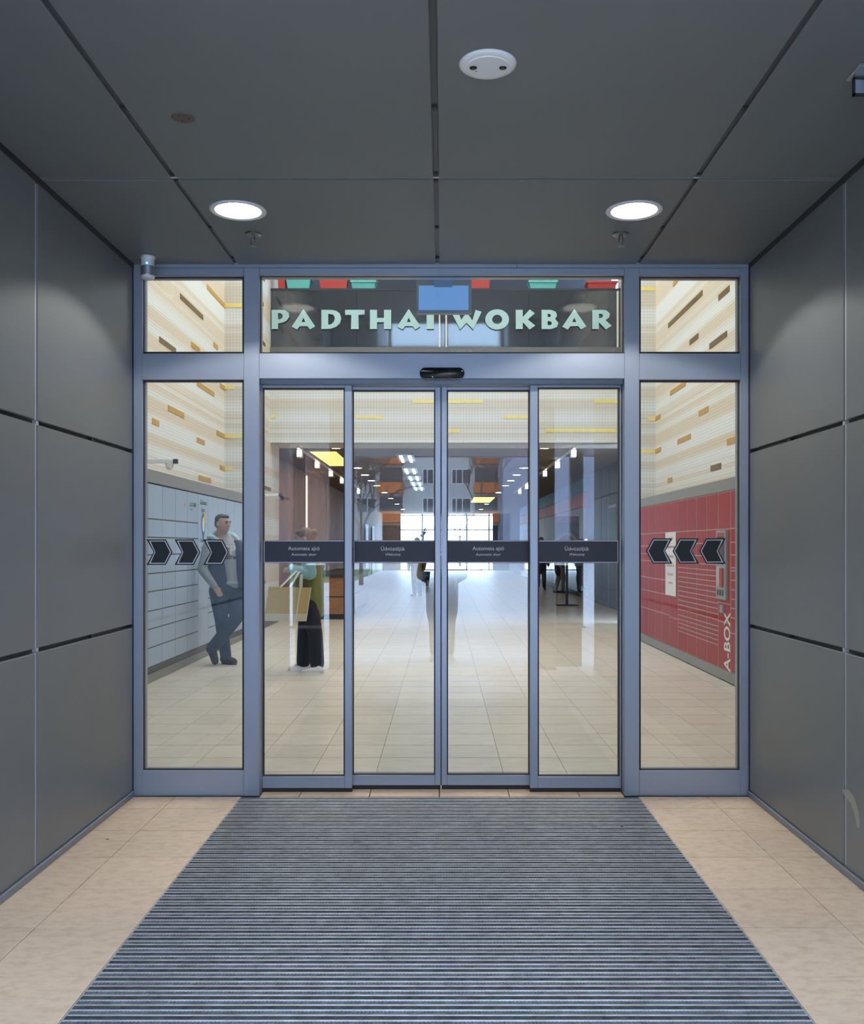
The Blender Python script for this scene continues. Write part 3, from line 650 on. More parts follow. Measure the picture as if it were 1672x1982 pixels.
# sign letters (2D outlines with holes)
LET = {
 'P': [[(0, 0), (.36, 0), (.36, .30), (.62, .33), (.86, .45), (1, .65), (.96, .85), (.75, .98), (.5, 1), (0, 1)], [(.36, .5), (.52, .52), (.63, .62), (.62, .74), (.52, .82), (.36, .83)]],
 'A': [[(0, .12), (.5, 1.05), (1, .14), (.78, -.03), (.67, .15), (.34, .15), (.23, -.03)], [(.41, .36), (.59, .36), (.5, .6)]],
 'D': [[(0, 0), (.45, .01), (.75, .12), (.94, .32), (1, .58), (.92, .82), (.75, .95), (.5, 1), (0, 1)], [(.34, .22), (.5, .25), (.63, .38), (.68, .58), (.6, .75), (.34, .8)]],
 'T': [[(.30, 0), (.70, 0), (.68, .74), (1, .76), (1, 1), (0, 1), (0, .74), (.32, .74)]],
 'H': [[(0, 0), (.33, 0), (.33, .36), (.66, .36), (.66, 0), (1, 0), (1, 1), (.66, 1), (.66, .58), (.33, .58), (.33, 1), (0, 1)]],
 'I': [[(0, 0), (1, 0), (1, 1), (0, 1)]],
 'W': [[(0, .86), (.28, -.03), (.5, .33), (.72, -.03), (1, .9), (.80, 1), (.69, .45), (.56, .74), (.44, .74), (.32, .48), (.20, .97)]],
 'K': [[(0, 0), (.36, 0), (.36, .36), (.72, -.03), (1, .18), (.62, .5), (.98, .82), (.72, 1.02), (.36, .62), (.36, 1), (0, 1)]],
 'B': [[(0, 0), (.6, 0), (.92, .12), (1, .32), (.8, .53), (.92, .7), (.84, .9), (.55, 1), (0, 1)], [(.36, .2), (.55, .2), (.62, .3), (.55, .40), (.36, .42)], [(.36, .62), (.5, .62), (.56, .7), (.5, .79), (.36, .8)]],
 'R': [[(0, 0), (.34, 0), (.34, .36), (.70, -.03), (1, .17), (.68, .46), (.88, .62), (.9, .82), (.72, .98), (.5, 1), (0, 1)], [(.34, .56), (.48, .58), (.56, .68), (.5, .79), (.34, .81)]],
 'O': [[(.5+.5*math.cos(2*PI*k/28), .5+.53*math.sin(2*PI*k/28)) for k in range(28)], [(.5+.21*math.cos(2*PI*k/20), .5+.25*math.sin(2*PI*k/20)) for k in range(20)]],
}
sg = thing('shop_sign', 'pale teal flared letters reading PADTHAI WOKBAR on the dark upper glass', 'sign', (0, 0, 0))
YS = YD-0.01
for ch, a, b in (('P', 525.8, 560), ('A', 564.6, 610), ('D', 622, 660.5), ('T', 668, 705.5), ('H', 716, 757), ('A', 768.5, 813.5), ('I', 825.6, 839.6), ('W', 874, 932), ('O', 939, 985), ('K', 998, 1035.5), ('B', 1048, 1080.5), ('A', 1088, 1134.5), ('R', 1146, 1183.5)):
    cu = bpy.data.curves.new('letter', 'CURVE'); cu.dimensions = '2D'; cu.fill_mode = 'BOTH'; cu.extrude = 0.012
    x0, x1, zt, zb = PX(a, YS), PX(b, YS), PZ(600, YS), PZ(637, YS)
    for poly in LET[ch]:
        sp = cu.splines.new('POLY'); sp.points.add(len(poly)-1); sp.use_cyclic_u = True
        for k, (u, v) in enumerate(poly): sp.points[k].co = (x0+u*(x1-x0), zb+v*(zt-zb), 0, 1)
    tmp = bpy.data.objects.new('letter', cu); COL.objects.link(tmp); bpy.context.view_layer.update()
    me = evaluated_mesh(tmp, 'letter'); bpy.data.objects.remove(tmp); bpy.data.curves.remove(cu)
    for v in me.vertices: v.co = Vector((v.co.x, YS-v.co.z, v.co.y))
    me.materials.clear(); link('letter', me, M['sign'], sg)
# hanging display behind the transom
t = thing('display_screen', 'hanging screen with a plain blue picture behind the transom glass', 'screen', (0, 0, 0))
Yd = 5.62
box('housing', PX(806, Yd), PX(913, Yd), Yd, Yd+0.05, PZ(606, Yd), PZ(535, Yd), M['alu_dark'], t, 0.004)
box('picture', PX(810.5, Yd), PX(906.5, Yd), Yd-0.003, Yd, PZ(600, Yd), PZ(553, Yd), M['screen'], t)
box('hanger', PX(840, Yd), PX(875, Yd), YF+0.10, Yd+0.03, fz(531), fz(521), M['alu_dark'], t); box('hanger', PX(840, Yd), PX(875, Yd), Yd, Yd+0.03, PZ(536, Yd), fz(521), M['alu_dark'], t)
# unseen fill panels added under the lobby ceiling to brighten it
k = 0
for yy in (10.2, 12.5, 14.8):
    for xx in (-1.8, 1.8):
        t = thing('lit_panel', 'square white fill panel added high over the lobby to brighten it', 'ceiling light', (xx, yy, ZH), 'added fill panels over the lobby')
        box('frame', -0.65, 0.65, -0.65, 0.65, -0.05, 0, M['white'], t); box('diffuser', -0.6, 0.6, -0.6, 0.6, -0.056, -0.05, M['lobbyfill'], t)

# ------------------------------------------------------------------ parcel lockers
def locker_thing(name, label):
    return thing(name, label, 'locker', (0, 0, 0))
lk = locker_thing('parcel_locker', 'long bank of pale blue-grey parcel locker doors behind the leaning man')
LX = -3.0; L0, L1 = 8.8, YB
box('carcass', WL+0.008, LX-0.006, L0, L1-0.004, 0.17, 2.06, M['lockgap'], lk)
box('plinth', WL+0.008, LX-0.05, L0, L1-0.004, 0.0, 0.17, M['plinth'], lk); box('skirting', LX-0.05, LX-0.035, L0, L1, 0, 0.09, M['greywall'], lk)
box('header', WL+0.008, LX, L0, L1-0.004, 2.075, 2.21, M['greywall'], lk, 0.003)
ycl = [8.8, 9.08, 9.57, 10.06, 10.55, 11.04, 11.53, 12.02, 12.51, 13.0, 13.49, 13.98, 14.47, 14.96, 15.45]
zr = [0.176, 0.375, 0.567, 0.752, 0.951, 1.136, 1.33, 1.51, 1.70, 2.065]
def panel_x(name, X, s, y0, y1, z0, z1, m, parent, g=0.007, t=0.02, gy=0.0048):
    return box(name, *sorted((X, X-s*t)), y0+gy, y1-gy, z0+g, z1-g, m, parent, 0.002)
for i, (a, b) in enumerate(zip(ycl, ycl[1:])):
    if abs(a-11.53) < 0.01: panel_x('information_panel', LX, 1, a, b, zr[0], zr[-1], M['lockw'], lk)
    elif i >= 7:
        for z0, z1 in ((zr[0], zr[1]), (zr[1], zr[2]), (zr[2], zr[3]), (zr[3], zr[4]), (zr[4], zr[6]), (zr[6], zr[7]), (zr[7], zr[-1])): panel_x('locker_door', LX, 1, a, b, z0, z1, M['lockw'], lk)
    else:
        for z0, z1 in zip(zr, zr[1:]): panel_x('locker_door', LX, 1, a, b, z0, z1, M['lockw'], lk)
MI = mat('dark_print', (0.05, 0.055, 0.07), 0.6); MB = mat('blue_print', (0.02, 0.10, 0.32), 0.5); MY = mat('yellow_print', (0.75, 0.50, 0.04), 0.5); MO = mat('orange_print', (0.85, 0.22, 0.02), 0.5); MW = mat('white_print', (0.82, 0.82, 0.82), 0.5)
X = LX+0.0015
text('lettering', 'GLS AUTOMATA', 0.30, (X, 11.29, 1.915), R_RIGHT, MI, lk, bold=0.012, height=0.055); text('lettering', 'csomagpont', 0.16, (X, 11.22, 1.855), R_RIGHT, MI, lk)
lathe('logo_dot', [(0.0005, 0.002), (0.022, 0.002), (0.022, 0)], MO, lk, c=(X-0.001, 10.94, 1.90), n=16, axis='X', close=False)
text('lettering', 'GLS Automata\nExpressz', 0.32, (X, 11.775, 1.91), R_RIGHT, MI, lk, bold=0.01, height=0.17, lines=1.1)
text('lettering', 'Rendeld ide a\ncsomagodat\nés vedd át\ngyorsan', 0.30, (X, 11.775, 1.36), R_RIGHT, MI, lk, bold=0.008, height=0.30, lines=1.3)
def pin(X, cy, cz):
    def disc(name, pts, dx, m):
        bm = bmesh.new(); q = [(X, y, z) for y, z in pts]; add_quad_prism(bm, q, (1, 0, 0), dx); return from_bm(name, bm, m, lk)
    o = [(cy+0.085*math.cos(a), cz+0.06+0.13*math.sin(a)) for a in [(-0.35+PI*1.22*k/18)+(-0.0) for k in range(19)]]+[(cy, cz-0.19)]
    disc('map_pin_logo', o, 0.001, MB)
    disc('map_pin_logo', [(cy+0.055*math.cos(2*PI*k/20), cz+0.05+0.095*math.sin(2*PI*k/20)) for k in range(20)], 0.002, MW)
    disc('map_pin_logo', [(cy+0.05+0.035*math.cos(2*PI*k/20), cz+0.14+0.075*math.sin(2*PI*k/20)) for k in range(20)], 0.003, MY)
pin(X, 11.775, 1.64)
# red lockers
rk = locker_thing('parcel_locker', 'long bank of red parcel locker doors lettered A-BOX')
RX = 2.95; R0 = 8.9
box('carcass', RX+0.004, WR, R0, YB, 0.125, 1.99, M['lockline'], rk)
box('plinth', RX, WR, R0, YB, 0.012, 0.12, M['greywall'], rk, 0.003); box('skirting', RX+0.03, WR, R0, YB, 0, 0.012, M['black'], rk)
box('header', RX, WR, R0, YB, 1.995, 2.125, M['greywall'], rk, 0.003); box('end_panel', RX, WR, R0-0.03, R0, 0.012, 2.125, M['greywall'], rk)
box('end_trim', RX-0.004, RX+0.02, R0, 9.20, 0.012, 2.125, M['greywall'], rk)
yc = [9.20, 9.65, 10.09, 10.53, 10.96, 11.38, 11.81, 12.25, 12.68, 13.09, 13.52, 13.93, 14.35, 14.78, 15.2, 15.58]
slim = [0.64+0.048*k for k in range(0, 15)]
def red_rows(i):
    if i in (0,): return [0.125, 0.53]+slim[1::2][:6]+[1.2, 1.33, 1.46, 1.60, 1.99]
    if i == 1: return [0.125, 0.62, 0.82, 1.60, 1.99]
    if i in (2, 3, 4, 5): return [0.125, 0.36, 0.41, 0.46, 0.51, 0.56, 0.63]+[0.69+0.058*k for k in range(9)]+[1.22, 1.31, 1.45, 1.60, 1.99]
    if i == 6: return [0.125, 0.50, 1.60, 1.99]
    return [0.125, 0.52, 0.78, 0.97, 1.21, 1.31, 1.42, 1.60, 1.99]
for i, (a, b) in enumerate(zip(yc, yc[1:])):
    zz = red_rows(i)
    for z0, z1 in zip(zz, zz[1:]): panel_x('locker_door', RX, -1, a, b, z0, z1, M['lockr'], rk, 0.0055, 0.02, 0.013)
# terminal in the red lockers
MT = mat('terminal_grey', (0.36, 0.37, 0.35), 0.45, 0.3); MS = mat('terminal_screen', (0.10, 0.06, 0.05), 0.15)
tm = box('terminal', RX-0.03, RX+0.01, 9.72, 10.06, 0.86, 1.585, MT, rk, 0.004)
bm = bmesh.new(); add_box(bm, RX-0.034, RX-0.03, 9.76, 10.02, 1.23, 1.52); from_bm('screen', bm, MS, tm)
bm = bmesh.new(); add_box(bm, RX-0.035, RX-0.0295, 9.77, 10.01, 1.525, 1.56); from_bm('brand_strip', bm, M['red'], tm)
bm = bmesh.new(); add_box(bm, RX-0.033, RX-0.03, 9.90, 10.02, 1.0, 1.20); from_bm('slot', bm, mat('slot_grey', (0.5, 0.53, 0.55), 0.5), tm)
bm = bmesh.new(); add_box(bm, RX-0.05, RX-0.03, 9.78, 9.88, 0.99, 1.19); from_bm('card_reader', bm, mat('reader_red', (0.45, 0.05, 0.03), 0.5), tm)
for k in range(3):
    bm = bmesh.new(); add_box(bm, RX-0.033, RX-0.03, 9.79+0.085*k, 9.84+0.085*k, 0.90, 0.96); from_bm('keyhole', bm, M['black'], tm)
box('key_switch', RX-0.03, RX, 9.83, 9.93, 0.72, 0.80, M['steel'], rk, 0.003)
text('lettering', 'A-BOX', 0.62, (RX-0.0035, 9.75, 0.43), R_LEFT_UP, MW, rk, bold=0.02, height=0.22)
box('information_board', RX-0.012, RX-0.001, 11.88, 12.42, 0.78, 1.60, MW, rk, 0.003)
MRP = mat('red_print', (0.35, 0.05, 0.05), 0.6)
for k, wd in enumerate((0.30, 0.42, 0.34, 0.40, 0.28, 0.22)): text('lettering', ('A-BOX', 'csomagautomata', 'átvétel', 'feladás itt', 'fizetés', 'nyitva')[k], wd, (RX-0.0135, 12.14, 1.52-0.115*k), R_LEFT, MRP, rk, height=0.04)

# wall brackets with cameras
def bracket(x0, x1, y, z, dome_x, label, dome):
    t = thing('camera_bracket', label, 'camera', (x0, y, z))
    box('arm', 0, x1-x0-0.05, -0.025, 0.025, -0.022, 0.022, M['white'], t, 0.003); box('end_cap', x1-x0-0.05, x1-x0, -0.027, 0.027, -0.026, 0.026, M['joint'], t, 0.003)
    if dome:
        lathe('dome_base', [(0.0005, -0.022), (0.05, -0.022), (0.05, -0.05), (0.0005, -0.05)], M['white'], t, c=(dome_x-x0, 0, 0), n=24, close=False)
        bm = bmesh.new(); bmesh.ops.create_uvsphere(bm, u_segments=20, v_segments=12, radius=0.046, matrix=Matrix.Translation((dome_x-x0, 0, -0.055))); from_bm('dome', bm, M['white'], t, True)
    else:
        bm = bmesh.new(); add_tube(bm, (dome_x-x0, 0.02, -0.05), (dome_x-x0+0.03, -0.08, -0.07), 0.035, 0.035, 16); from_bm('camera_body', bm, M['blackgloss'], t)
bracket(WL, PX(344, 11.0), 11.0, PZ(893, 11.0), PX(328, 11.0), 'white camera arm with a dome on the cream wall over the pale lockers', True)
bracket(NL, PX(545, 16.4), 16.4, PZ(958, 16.4), PX(545, 16.4), 'slim white camera arm with a small dark camera farther along the wall', False)

# ------------------------------------------------------------------ mall corridor beyond the lobby
ZK = 3.30; CLX, CRX, YE = -3.5, 3.85, 55.0
ck = structure('ceiling_corridor')
box('front_strip', -4.2, 4.2, YD+0.3, 18.0, ZK-0.01, ZK+0.1, M['plaster'], ck); box('soffit', -4.2, 4.2, 18.0, YE, ZK, ZK+0.1, M['ceil_in'], ck)
dl = None
for y in (18.0, 20.3, 22.6, 24.8, 27.0, 29.2, 33.0, 37.0, 42.0, 48.0):
    for x in (-2.05, 1.95):
        if y == 37.0 and x > 0: continue
        if dl is None:
            dl = thing('corridor_downlight', 'small round lit downlight in the brown corridor ceiling', 'ceiling light', (x, y, ZK), 'downlights along the corridor')
            lathe('rim', [(0.10, -0.006), (0.13, -0.006), (0.13, 0)], M['white'], dl, n=20, close=False); lathe('lamp', [(0.0005, -0.004), (0.10, -0.004), (0.1, 0)], M['halllamp'], dl, n=20, close=False)
        else:
            c = tree_copy(dl); c.location = (x, y, ZK)
# warm cove panel, linear lights, yellow ceiling panel
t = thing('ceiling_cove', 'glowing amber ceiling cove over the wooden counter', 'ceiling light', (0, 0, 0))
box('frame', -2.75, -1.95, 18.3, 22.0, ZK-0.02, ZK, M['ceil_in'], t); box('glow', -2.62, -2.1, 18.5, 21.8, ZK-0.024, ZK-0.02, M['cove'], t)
tb = None
for k, (px, py) in enumerate(((786, 888), (794, 912), (801, 926), (806, 937), (810, 946))):
    z = ZK-0.05; Y = F*(z-H)/(CY-py)
    if tb is None:
        tb = thing('tube_light', 'twin tube light fitting under the corridor ceiling', 'ceiling light', (PX(px, Y), Y, ZK-0.012), 'twin tube lights along the corridor')
        box('tray', -0.18, 0.18, -0.7, 0.7, -0.03, 0, M['steel'], tb)
        for sx in (-0.09, 0.09): box('tube', sx-0.03, sx+0.03, -0.66, 0.66, -0.06, -0.03, M['tubelamp'], tb)
    else: c = tree_copy(tb); c.location = (PX(px, Y), Y, ZK-0.012)
t = thing('lit_panel', 'flat yellow lit panel deep in the corridor ceiling', 'ceiling light', (0, 0, 0))
box('diffuser', PX(915, 38), PX(952, 38), 36.0, 40, ZK-0.03, ZK-0.01, emitter('yellow_panel', (1, 0.75, 0.2), 2.5), t); box('frame', PX(913, 38), PX(954, 38), 35.9, 40.1, ZK-0.012, ZK, M['white'], t)
# track spotlights either side
for side, x, lab in ((-1, -2.72, 'on the wood wall side'), (1, 2.48, 'on the shopfront side')):
    t = thing('spotlight_rail', 'ceiling rail carrying lit spotlights '+lab, 'ceiling light', (x, 0, ZK))
    box('rail', -0.03, 0.03, 17.6, 33, -0.04, 0, M['white'], t)
    for y in (17.9, 20.4, 22.9, 25.4, 27.9, 30.4):
        sp = box('spotlight', -0.05, 0.05, y-0.08, y+0.08, -0.20, -0.04, M['white'], t, 0.01)
        box('lamp', -0.045, 0.045, y-0.085, y-0.08, -0.18, -0.06, M['spotlamp'], sp)
# left: oak boards
wc = structure('wall_corridor_left')
box('backing', CLX-0.2, CLX-0.03, 17.8, YE, 0, ZK, M['void'], wc)
box('end_board', CLX, NL, 17.8, 17.83, 0, ZK, M['wood'], wc)
y = 17.83
while y < 40:
    box('board', CLX-0.03, CLX, y+0.01, y+0.54, 0.0, ZK, M['wood'], wc, 0.006); y += 0.55
box('plaster_panel', CLX-0.03, CLX, 40.0, 55, 0, ZK, M['plaster'], wc)
for a in (42, 46): box('door_frame', CLX, CLX+0.05, a, a+1.6, 0, 2.4, M['plinth'], wc)
t = thing('wall_light', 'tall warm light strip on the oak board wall', 'wall light', (CLX, 23.9, 0))
box('channel', 0, 0.03, -0.09, 0.09, 1.0, 3.25, M['wood'], t); box('strip', 0.03, 0.05, -0.05, 0.05, 1.05, 3.2, M['warm'], t)
# wooden counter
t = thing('service_counter', 'wooden service counter with a dark top behind the woman with the bag', 'counter', (-2.1, 20.6, 0))
box('body', -0.45, 0.28, -2.4, 2.4, 0.10, 0.82, M['woodc'], t, 0.005); box('plinth', -0.4, 0.24, -2.36, 2.36, 0, 0.10, M['black'], t); box('worktop', -0.5, 0.33, -2.45, 2.45, 0.82, 0.87, M['darkpanel'], t, 0.004)
box('seam', -0.452, 0.285, -2.41, 2.41, 0.43, 0.45, M['darkpanel'], t)
# right: shopfront
ws = structure('wall_corridor_right')
box('backing', CRX+0.03, CRX+0.2, 17.2, YE, 0, ZK, M['void'], ws)
y = 17.25
while y < 24.0: box('dark_panel', CRX, CRX+0.03, y+0.008, y+1.10, 0.0, ZK, M['darkpanel'], ws, 0.004); y += 1.12
while y < 46.0:
    box('blue_panel', CRX, CRX+0.03, y+0.01, y+1.98, 2.90, ZK, M['skyblue'], ws); box('orange_panel', CRX, CRX+0.03, y+0.01, y+1.98, 2.50, 2.885, M['orange'], ws)
    box('lavender_panel', CRX, CRX+0.03, y+0.01, y+1.98, 1.62, 2.485, M['lav'], ws)
    box('shop_glass', CRX+0.005, CRX+0.03, y+0.01, y+1.98, 0.12, 1.61, M['darkglass'], ws); y += 2.0
box('threshold', CRX-0.01, CRX+0.03, 17.25, 46, 0, 0.12, M['black'], ws)
for a in (19.4, 20.6): box('door_frame', CRX-0.05, CRX, a, a+1.0, 0.0, 2.35, M['greywall'], ws); 
for a in (19.47, 20.67): box('door_panel', CRX-0.055, CRX-0.05, a, a+0.86, 0.02, 2.28, M['darkpanel'], ws)
t = thing('poster_stand', 'black poster with a red printed top standing by the shopfront', 'poster', (PX(1097, 22.5), 22.5, 0))
box('board', -0.29, 0.29, -0.02, 0.02, 1.1, 2.13, M['black'], t); box('print_top', -0.27, 0.27, -0.025, -0.02, 1.98, 2.11, mat('poster_red', (0.30, 0.04, 0.08), 0.5, noise=(30, 0.6)), t)
lathe('print_ring', [(0.20, 0), (0.24, -0.004), (0.28, 0)], mat('poster_brown', (0.28, 0.15, 0.09), 0.5), t, c=(0.0, -0.023, 1.48), n=28, axis='Y', close=False); 
box('pole', -0.03, 0.03, -0.02, 0.02, 0, 1.1, M['black'], t); box('foot', -0.25, 0.25, -0.2, 0.2, 0, 0.02, M['black'], t)
# far glazing
we = structure('wall_corridor_end')
for a, b in ((-4.2, -2.5), (2.9, 4.2)): box('panel', a, b, YE-0.15, YE-0.06, 0, ZK, M['woodc'] if a < 0 else M['darkpanel'], we)
fg = structure('window_5')
for x in (-4.2, -2.5, -1.2, 0.1, 1.4, 2.7, 4.2): box('mullion', x-0.04, x+0.04, YE-0.05, YE+0.05, 0, ZK, M['joint'], fg)
for z in (0.0, 1.05, 2.35, ZK-0.1): box('glazing_bar', -4.2, 4.2, YE-0.04, YE+0.04, z, z+0.06, M['joint'], fg)
for a, b in ((-4.2, -2.5), (-2.5, -1.2), (-1.2, 0.1), (0.1, 1.4), (1.4, 2.7), (2.7, 4.2)): box('pane', a, b, YE-0.005, YE+0.005, 0, ZK, M['glass_in'], fg)
# leafy plant
t = thing('potted_plant', 'tall leafy potted plant in the middle of the corridor', 'plant', (PX(818, 34), 34, 0), )
lathe('pot', [(0.0005, 0), (0.22, 0), (0.28, 0.5), (0.25, 0.5), (0.24, 0.46), (0.0005, 0.46)], M['darkpanel'], t, n=24, close=False)
tube('stem', (0, 0, 0.45), (0.03, 0, 1.75), 0.025, M['bark'], t)
for k in range(34):
    bm = bmesh.new(); a = k*2.4; el = 0.2+1.1*((k*7) % 11)/11; h0 = 1.0+0.9*((k*5) % 13)/13; ln = 0.45
    p = Vector((0.02, 0, h0)); d = Vector((math.cos(a)*math.cos(el), math.sin(a)*math.cos(el), math.sin(el))); sd = d.cross(Vector((0, 0, 1))).normalized()*0.035
    m1 = p+d*ln*0.5+Vector((0, 0, 0.03)); e = p+d*ln-Vector((0, 0, 0.10))
    vs = [bm.verts.new(q) for q in (p, m1-sd, e, m1+sd)]; mc = bm.verts.new(m1+Vector((0, 0, 0.015)))
    for i in range(4): bm.faces.new((vs[i], vs[(i+1) % 4], mc))
    from_bm('leaf', bm, M['leafd'], t)

# ------------------------------------------------------------------ people
def remeshed(name, parts, mat_, parent=None, voxel=0.012, smooth=3):
    """parts: ('c', [(point, radius), ...]) chains of tapering limbs, ('e', centre, radii, rot) ellipsoids; fused into one skin"""
    bm = bmesh.new()
    for p in parts:
        if p[0] == 'c':
            ch = p[1]
            for (a, ra), (b, rb) in zip(ch, ch[1:]): add_tube(bm, a, b, ra, rb, 14)
            for a, ra in ch: bmesh.ops.create_icosphere(bm, subdivisions=2, radius=ra*1.01, matrix=Matrix.Translation(a))
        elif p[0] == 'e':
            R = p[3].to_4x4() if len(p) > 3 else Matrix.Identity(4)
            bmesh.ops.create_icosphere(bm, subdivisions=3, radius=1.0, matrix=Matrix.Translation(p[1]) @ R @ Matrix.Diagonal((*p[2], 1)))
    bmesh.ops.recalc_face_normals(bm, faces=bm.faces)
    me = bpy.data.meshes.new('tmp'); bm.to_mesh(me); bm.free()
    o = bpy.data.objects.new('tmp', me); COL.objects.link(o)
    r = o.modifiers.new('r', 'REMESH'); r.mode = 'VOXEL'; r.voxel_size = voxel
    if smooth: s = o.modifiers.new('s', 'SMOOTH'); s.iterations = smooth; s.factor = 0.5
    bpy.context.view_layer.update()
    out = evaluated_mesh(o, name); bpy.data.objects.remove(o)
    for p in out.polygons: p.use_smooth = True
    out.materials.clear()
    return link(name, out, mat_, parent)
def frame(yaw, pitch=0.0, roll=0.0):      # local +Y = facing, +X = the figure's right
    return Matrix.Rotation(yaw, 3, 'Z') @ Matrix.Rotation(pitch, 3, 'X') @ Matrix.Rotation(roll, 3, 'Y')
def head_parts(c, R, s=1.0):
    v = lambda x, y, z: c+R @ (Vector((x, y, z))*s)
    e = lambda x, y, z, a, b, d: ('e', v(x, y, z), (a*s, b*s, d*s), R)
    return [e(0, -0.012, 0.03, 0.076, 0.094, 0.084), e(0, 0.018, -0.02, 0.066, 0.074, 0.080), e(0, 0.040, -0.075, 0.044, 0.045, 0.034),
            e(0, 0.03, -0.055, 0.058, 0.055, 0.040),
            e(0, 0.086, 0.035, 0.052, 0.014, 0.012), ('c', [(v(0, 0.088, 0.018), 0.009*s), (v(0, 0.107, -0.022), 0.0135*s)]), e(0.0, 0.095, -0.024, 0.019, 0.012, 0.010),
            e(0.036, 0.068, -0.018, 0.020, 0.018, 0.018), e(-0.036, 0.068, -0.018, 0.020, 0.018, 0.018),
            e(0, 0.084, -0.049, 0.026, 0.011, 0.007), e(0, 0.082, -0.062, 0.023, 0.011, 0.008),
            e(0.078, -0.010, -0.008, 0.012, 0.020, 0.034), e(-0.078, -0.010, -0.008, 0.012, 0.020, 0.034),
            ('c', [(v(0, -0.02, -0.06), 0.056*s), (v(0, -0.03, -0.15), 0.058*s)])]
def face_details(c, R, parent, s=1.0, hair='hair'):
    v = lambda x, y, z: c+R @ (Vector((x, y, z))*s)
    me_ = mat('eye_dark', (0.02, 0.015, 0.012), 0.2); lip = mat('lips', (0.34, 0.13, 0.11), 0.5)
    for sx in (-1, 1):
        bm = bmesh.new(); bmesh.ops.create_icosphere(bm, subdivisions=2, radius=1, matrix=Matrix.Translation(v(sx*0.030, 0.087, 0.016)) @ R.to_4x4() @ Matrix.Diagonal((0.013*s, 0.006*s, 0.006*s, 1))); from_bm('eye', bm, me_, parent, True)
        bm = bmesh.new(); add_tube(bm, v(sx*0.014, 0.098, 0.034), v(sx*0.048, 0.086, 0.037), 0.0055*s, 0.004*s, 8); from_bm('eyebrow', bm, M[hair], parent, True)
    bm = bmesh.new(); bmesh.ops.create_icosphere(bm, subdivisions=2, radius=1, matrix=Matrix.Translation(v(0, 0.092, -0.054)) @ R.to_4x4() @ Matrix.Diagonal((0.023*s, 0.006*s, 0.0045*s, 1))); from_bm('mouth', bm, lip, parent, True)
def hand_parts(wrist, d, n, s=1.0, curl=0.5):
    """palm and five fingers; d = direction of the fingers, n = palm normal (fingers curl towards it)"""
    d = Vector(d).normalized(); n = Vector(n).normalized(); side = d.cross(n).normalized(); n = side.cross(d)
    out = [('e', Vector(wrist)+d*0.045*s, (0.04*s, 0.048*s, 0.017*s), Matrix((side, d, n)).transposed())]
    for k, ln in enumerate((0.068, 0.076, 0.070, 0.055)):
        b = Vector(wrist)+d*0.082*s+side*(0.030-0.02*k)*s
        d1 = (d*math.cos(curl*0.5)+n*math.sin(curl*0.5)); d2 = (d*math.cos(curl*1.4)+n*math.sin(curl*1.4)); d3 = (d*math.cos(curl*2.2)+n*math.sin(curl*2.2))
        p1 = b+d1*ln*0.45*s; p2 = p1+d2*ln*0.32*s; p3 = p2+d3*ln*0.25*s
        out.append(('c', [(b-d*0.02*s, 0.0095*s), (p1, 0.0085*s), (p2, 0.008*s), (p3, 0.007*s)]))
    b = Vector(wrist)+d*0.025*s+side*0.032*s; dt = (d*0.7+side*0.6+n*0.25).normalized()
    out.append(('c', [(b, 0.013*s), (b+dt*0.035*s, 0.011*s), (b+dt*0.035*s+(d*0.9+n*0.4).normalized()*0.03*s, 0.009*s)]))
    return out
def shoe(name, heel, toe, h, wdt, m, parent, sole=None, up=Vector((0, 0, 1))):
    heel = Vector(heel); toe = Vector(toe); d = (toe-heel); L = d.length; d.normalize(); up = (up-d*up.dot(d)).normalized()
    pt = lambda t, u: heel+d*(L*t)+up*u
    parts = [('c', [(pt(0.14, h*0.42), wdt*0.86), (pt(0.5, h*0.36), wdt*0.9), (pt(0.84, h*0.26), wdt*0.8)]), ('c', [(pt(0.2, h*0.5), wdt*0.8), (pt(0.24, h*(0.7 if m is M['shoew'] else 1.05)), wdt*(0.7 if m is M['shoew'] else 0.8))])]
    o = remeshed(name, parts, m, parent, 0.009, 3)
    # flatten the sole
    for v in o.data.vertices:
        t = (v.co-heel).dot(up)
        if t < 0.004: v.co += up*(0.004-t)
    if sole is not None:
        side = d.cross(up).normalized(); bm = bmesh.new(); pts = []
        for k in range(20):
            a = 2*PI*k/20; pts.append(pt(0.5+0.5*math.cos(a)*0.99, 0)+side*math.sin(a)*wdt*(1.0+0.12*math.cos(a)))
        add_quad_prism(bm, pts, up, 0.022); from_bm('sole', bm, sole, o)
    return o

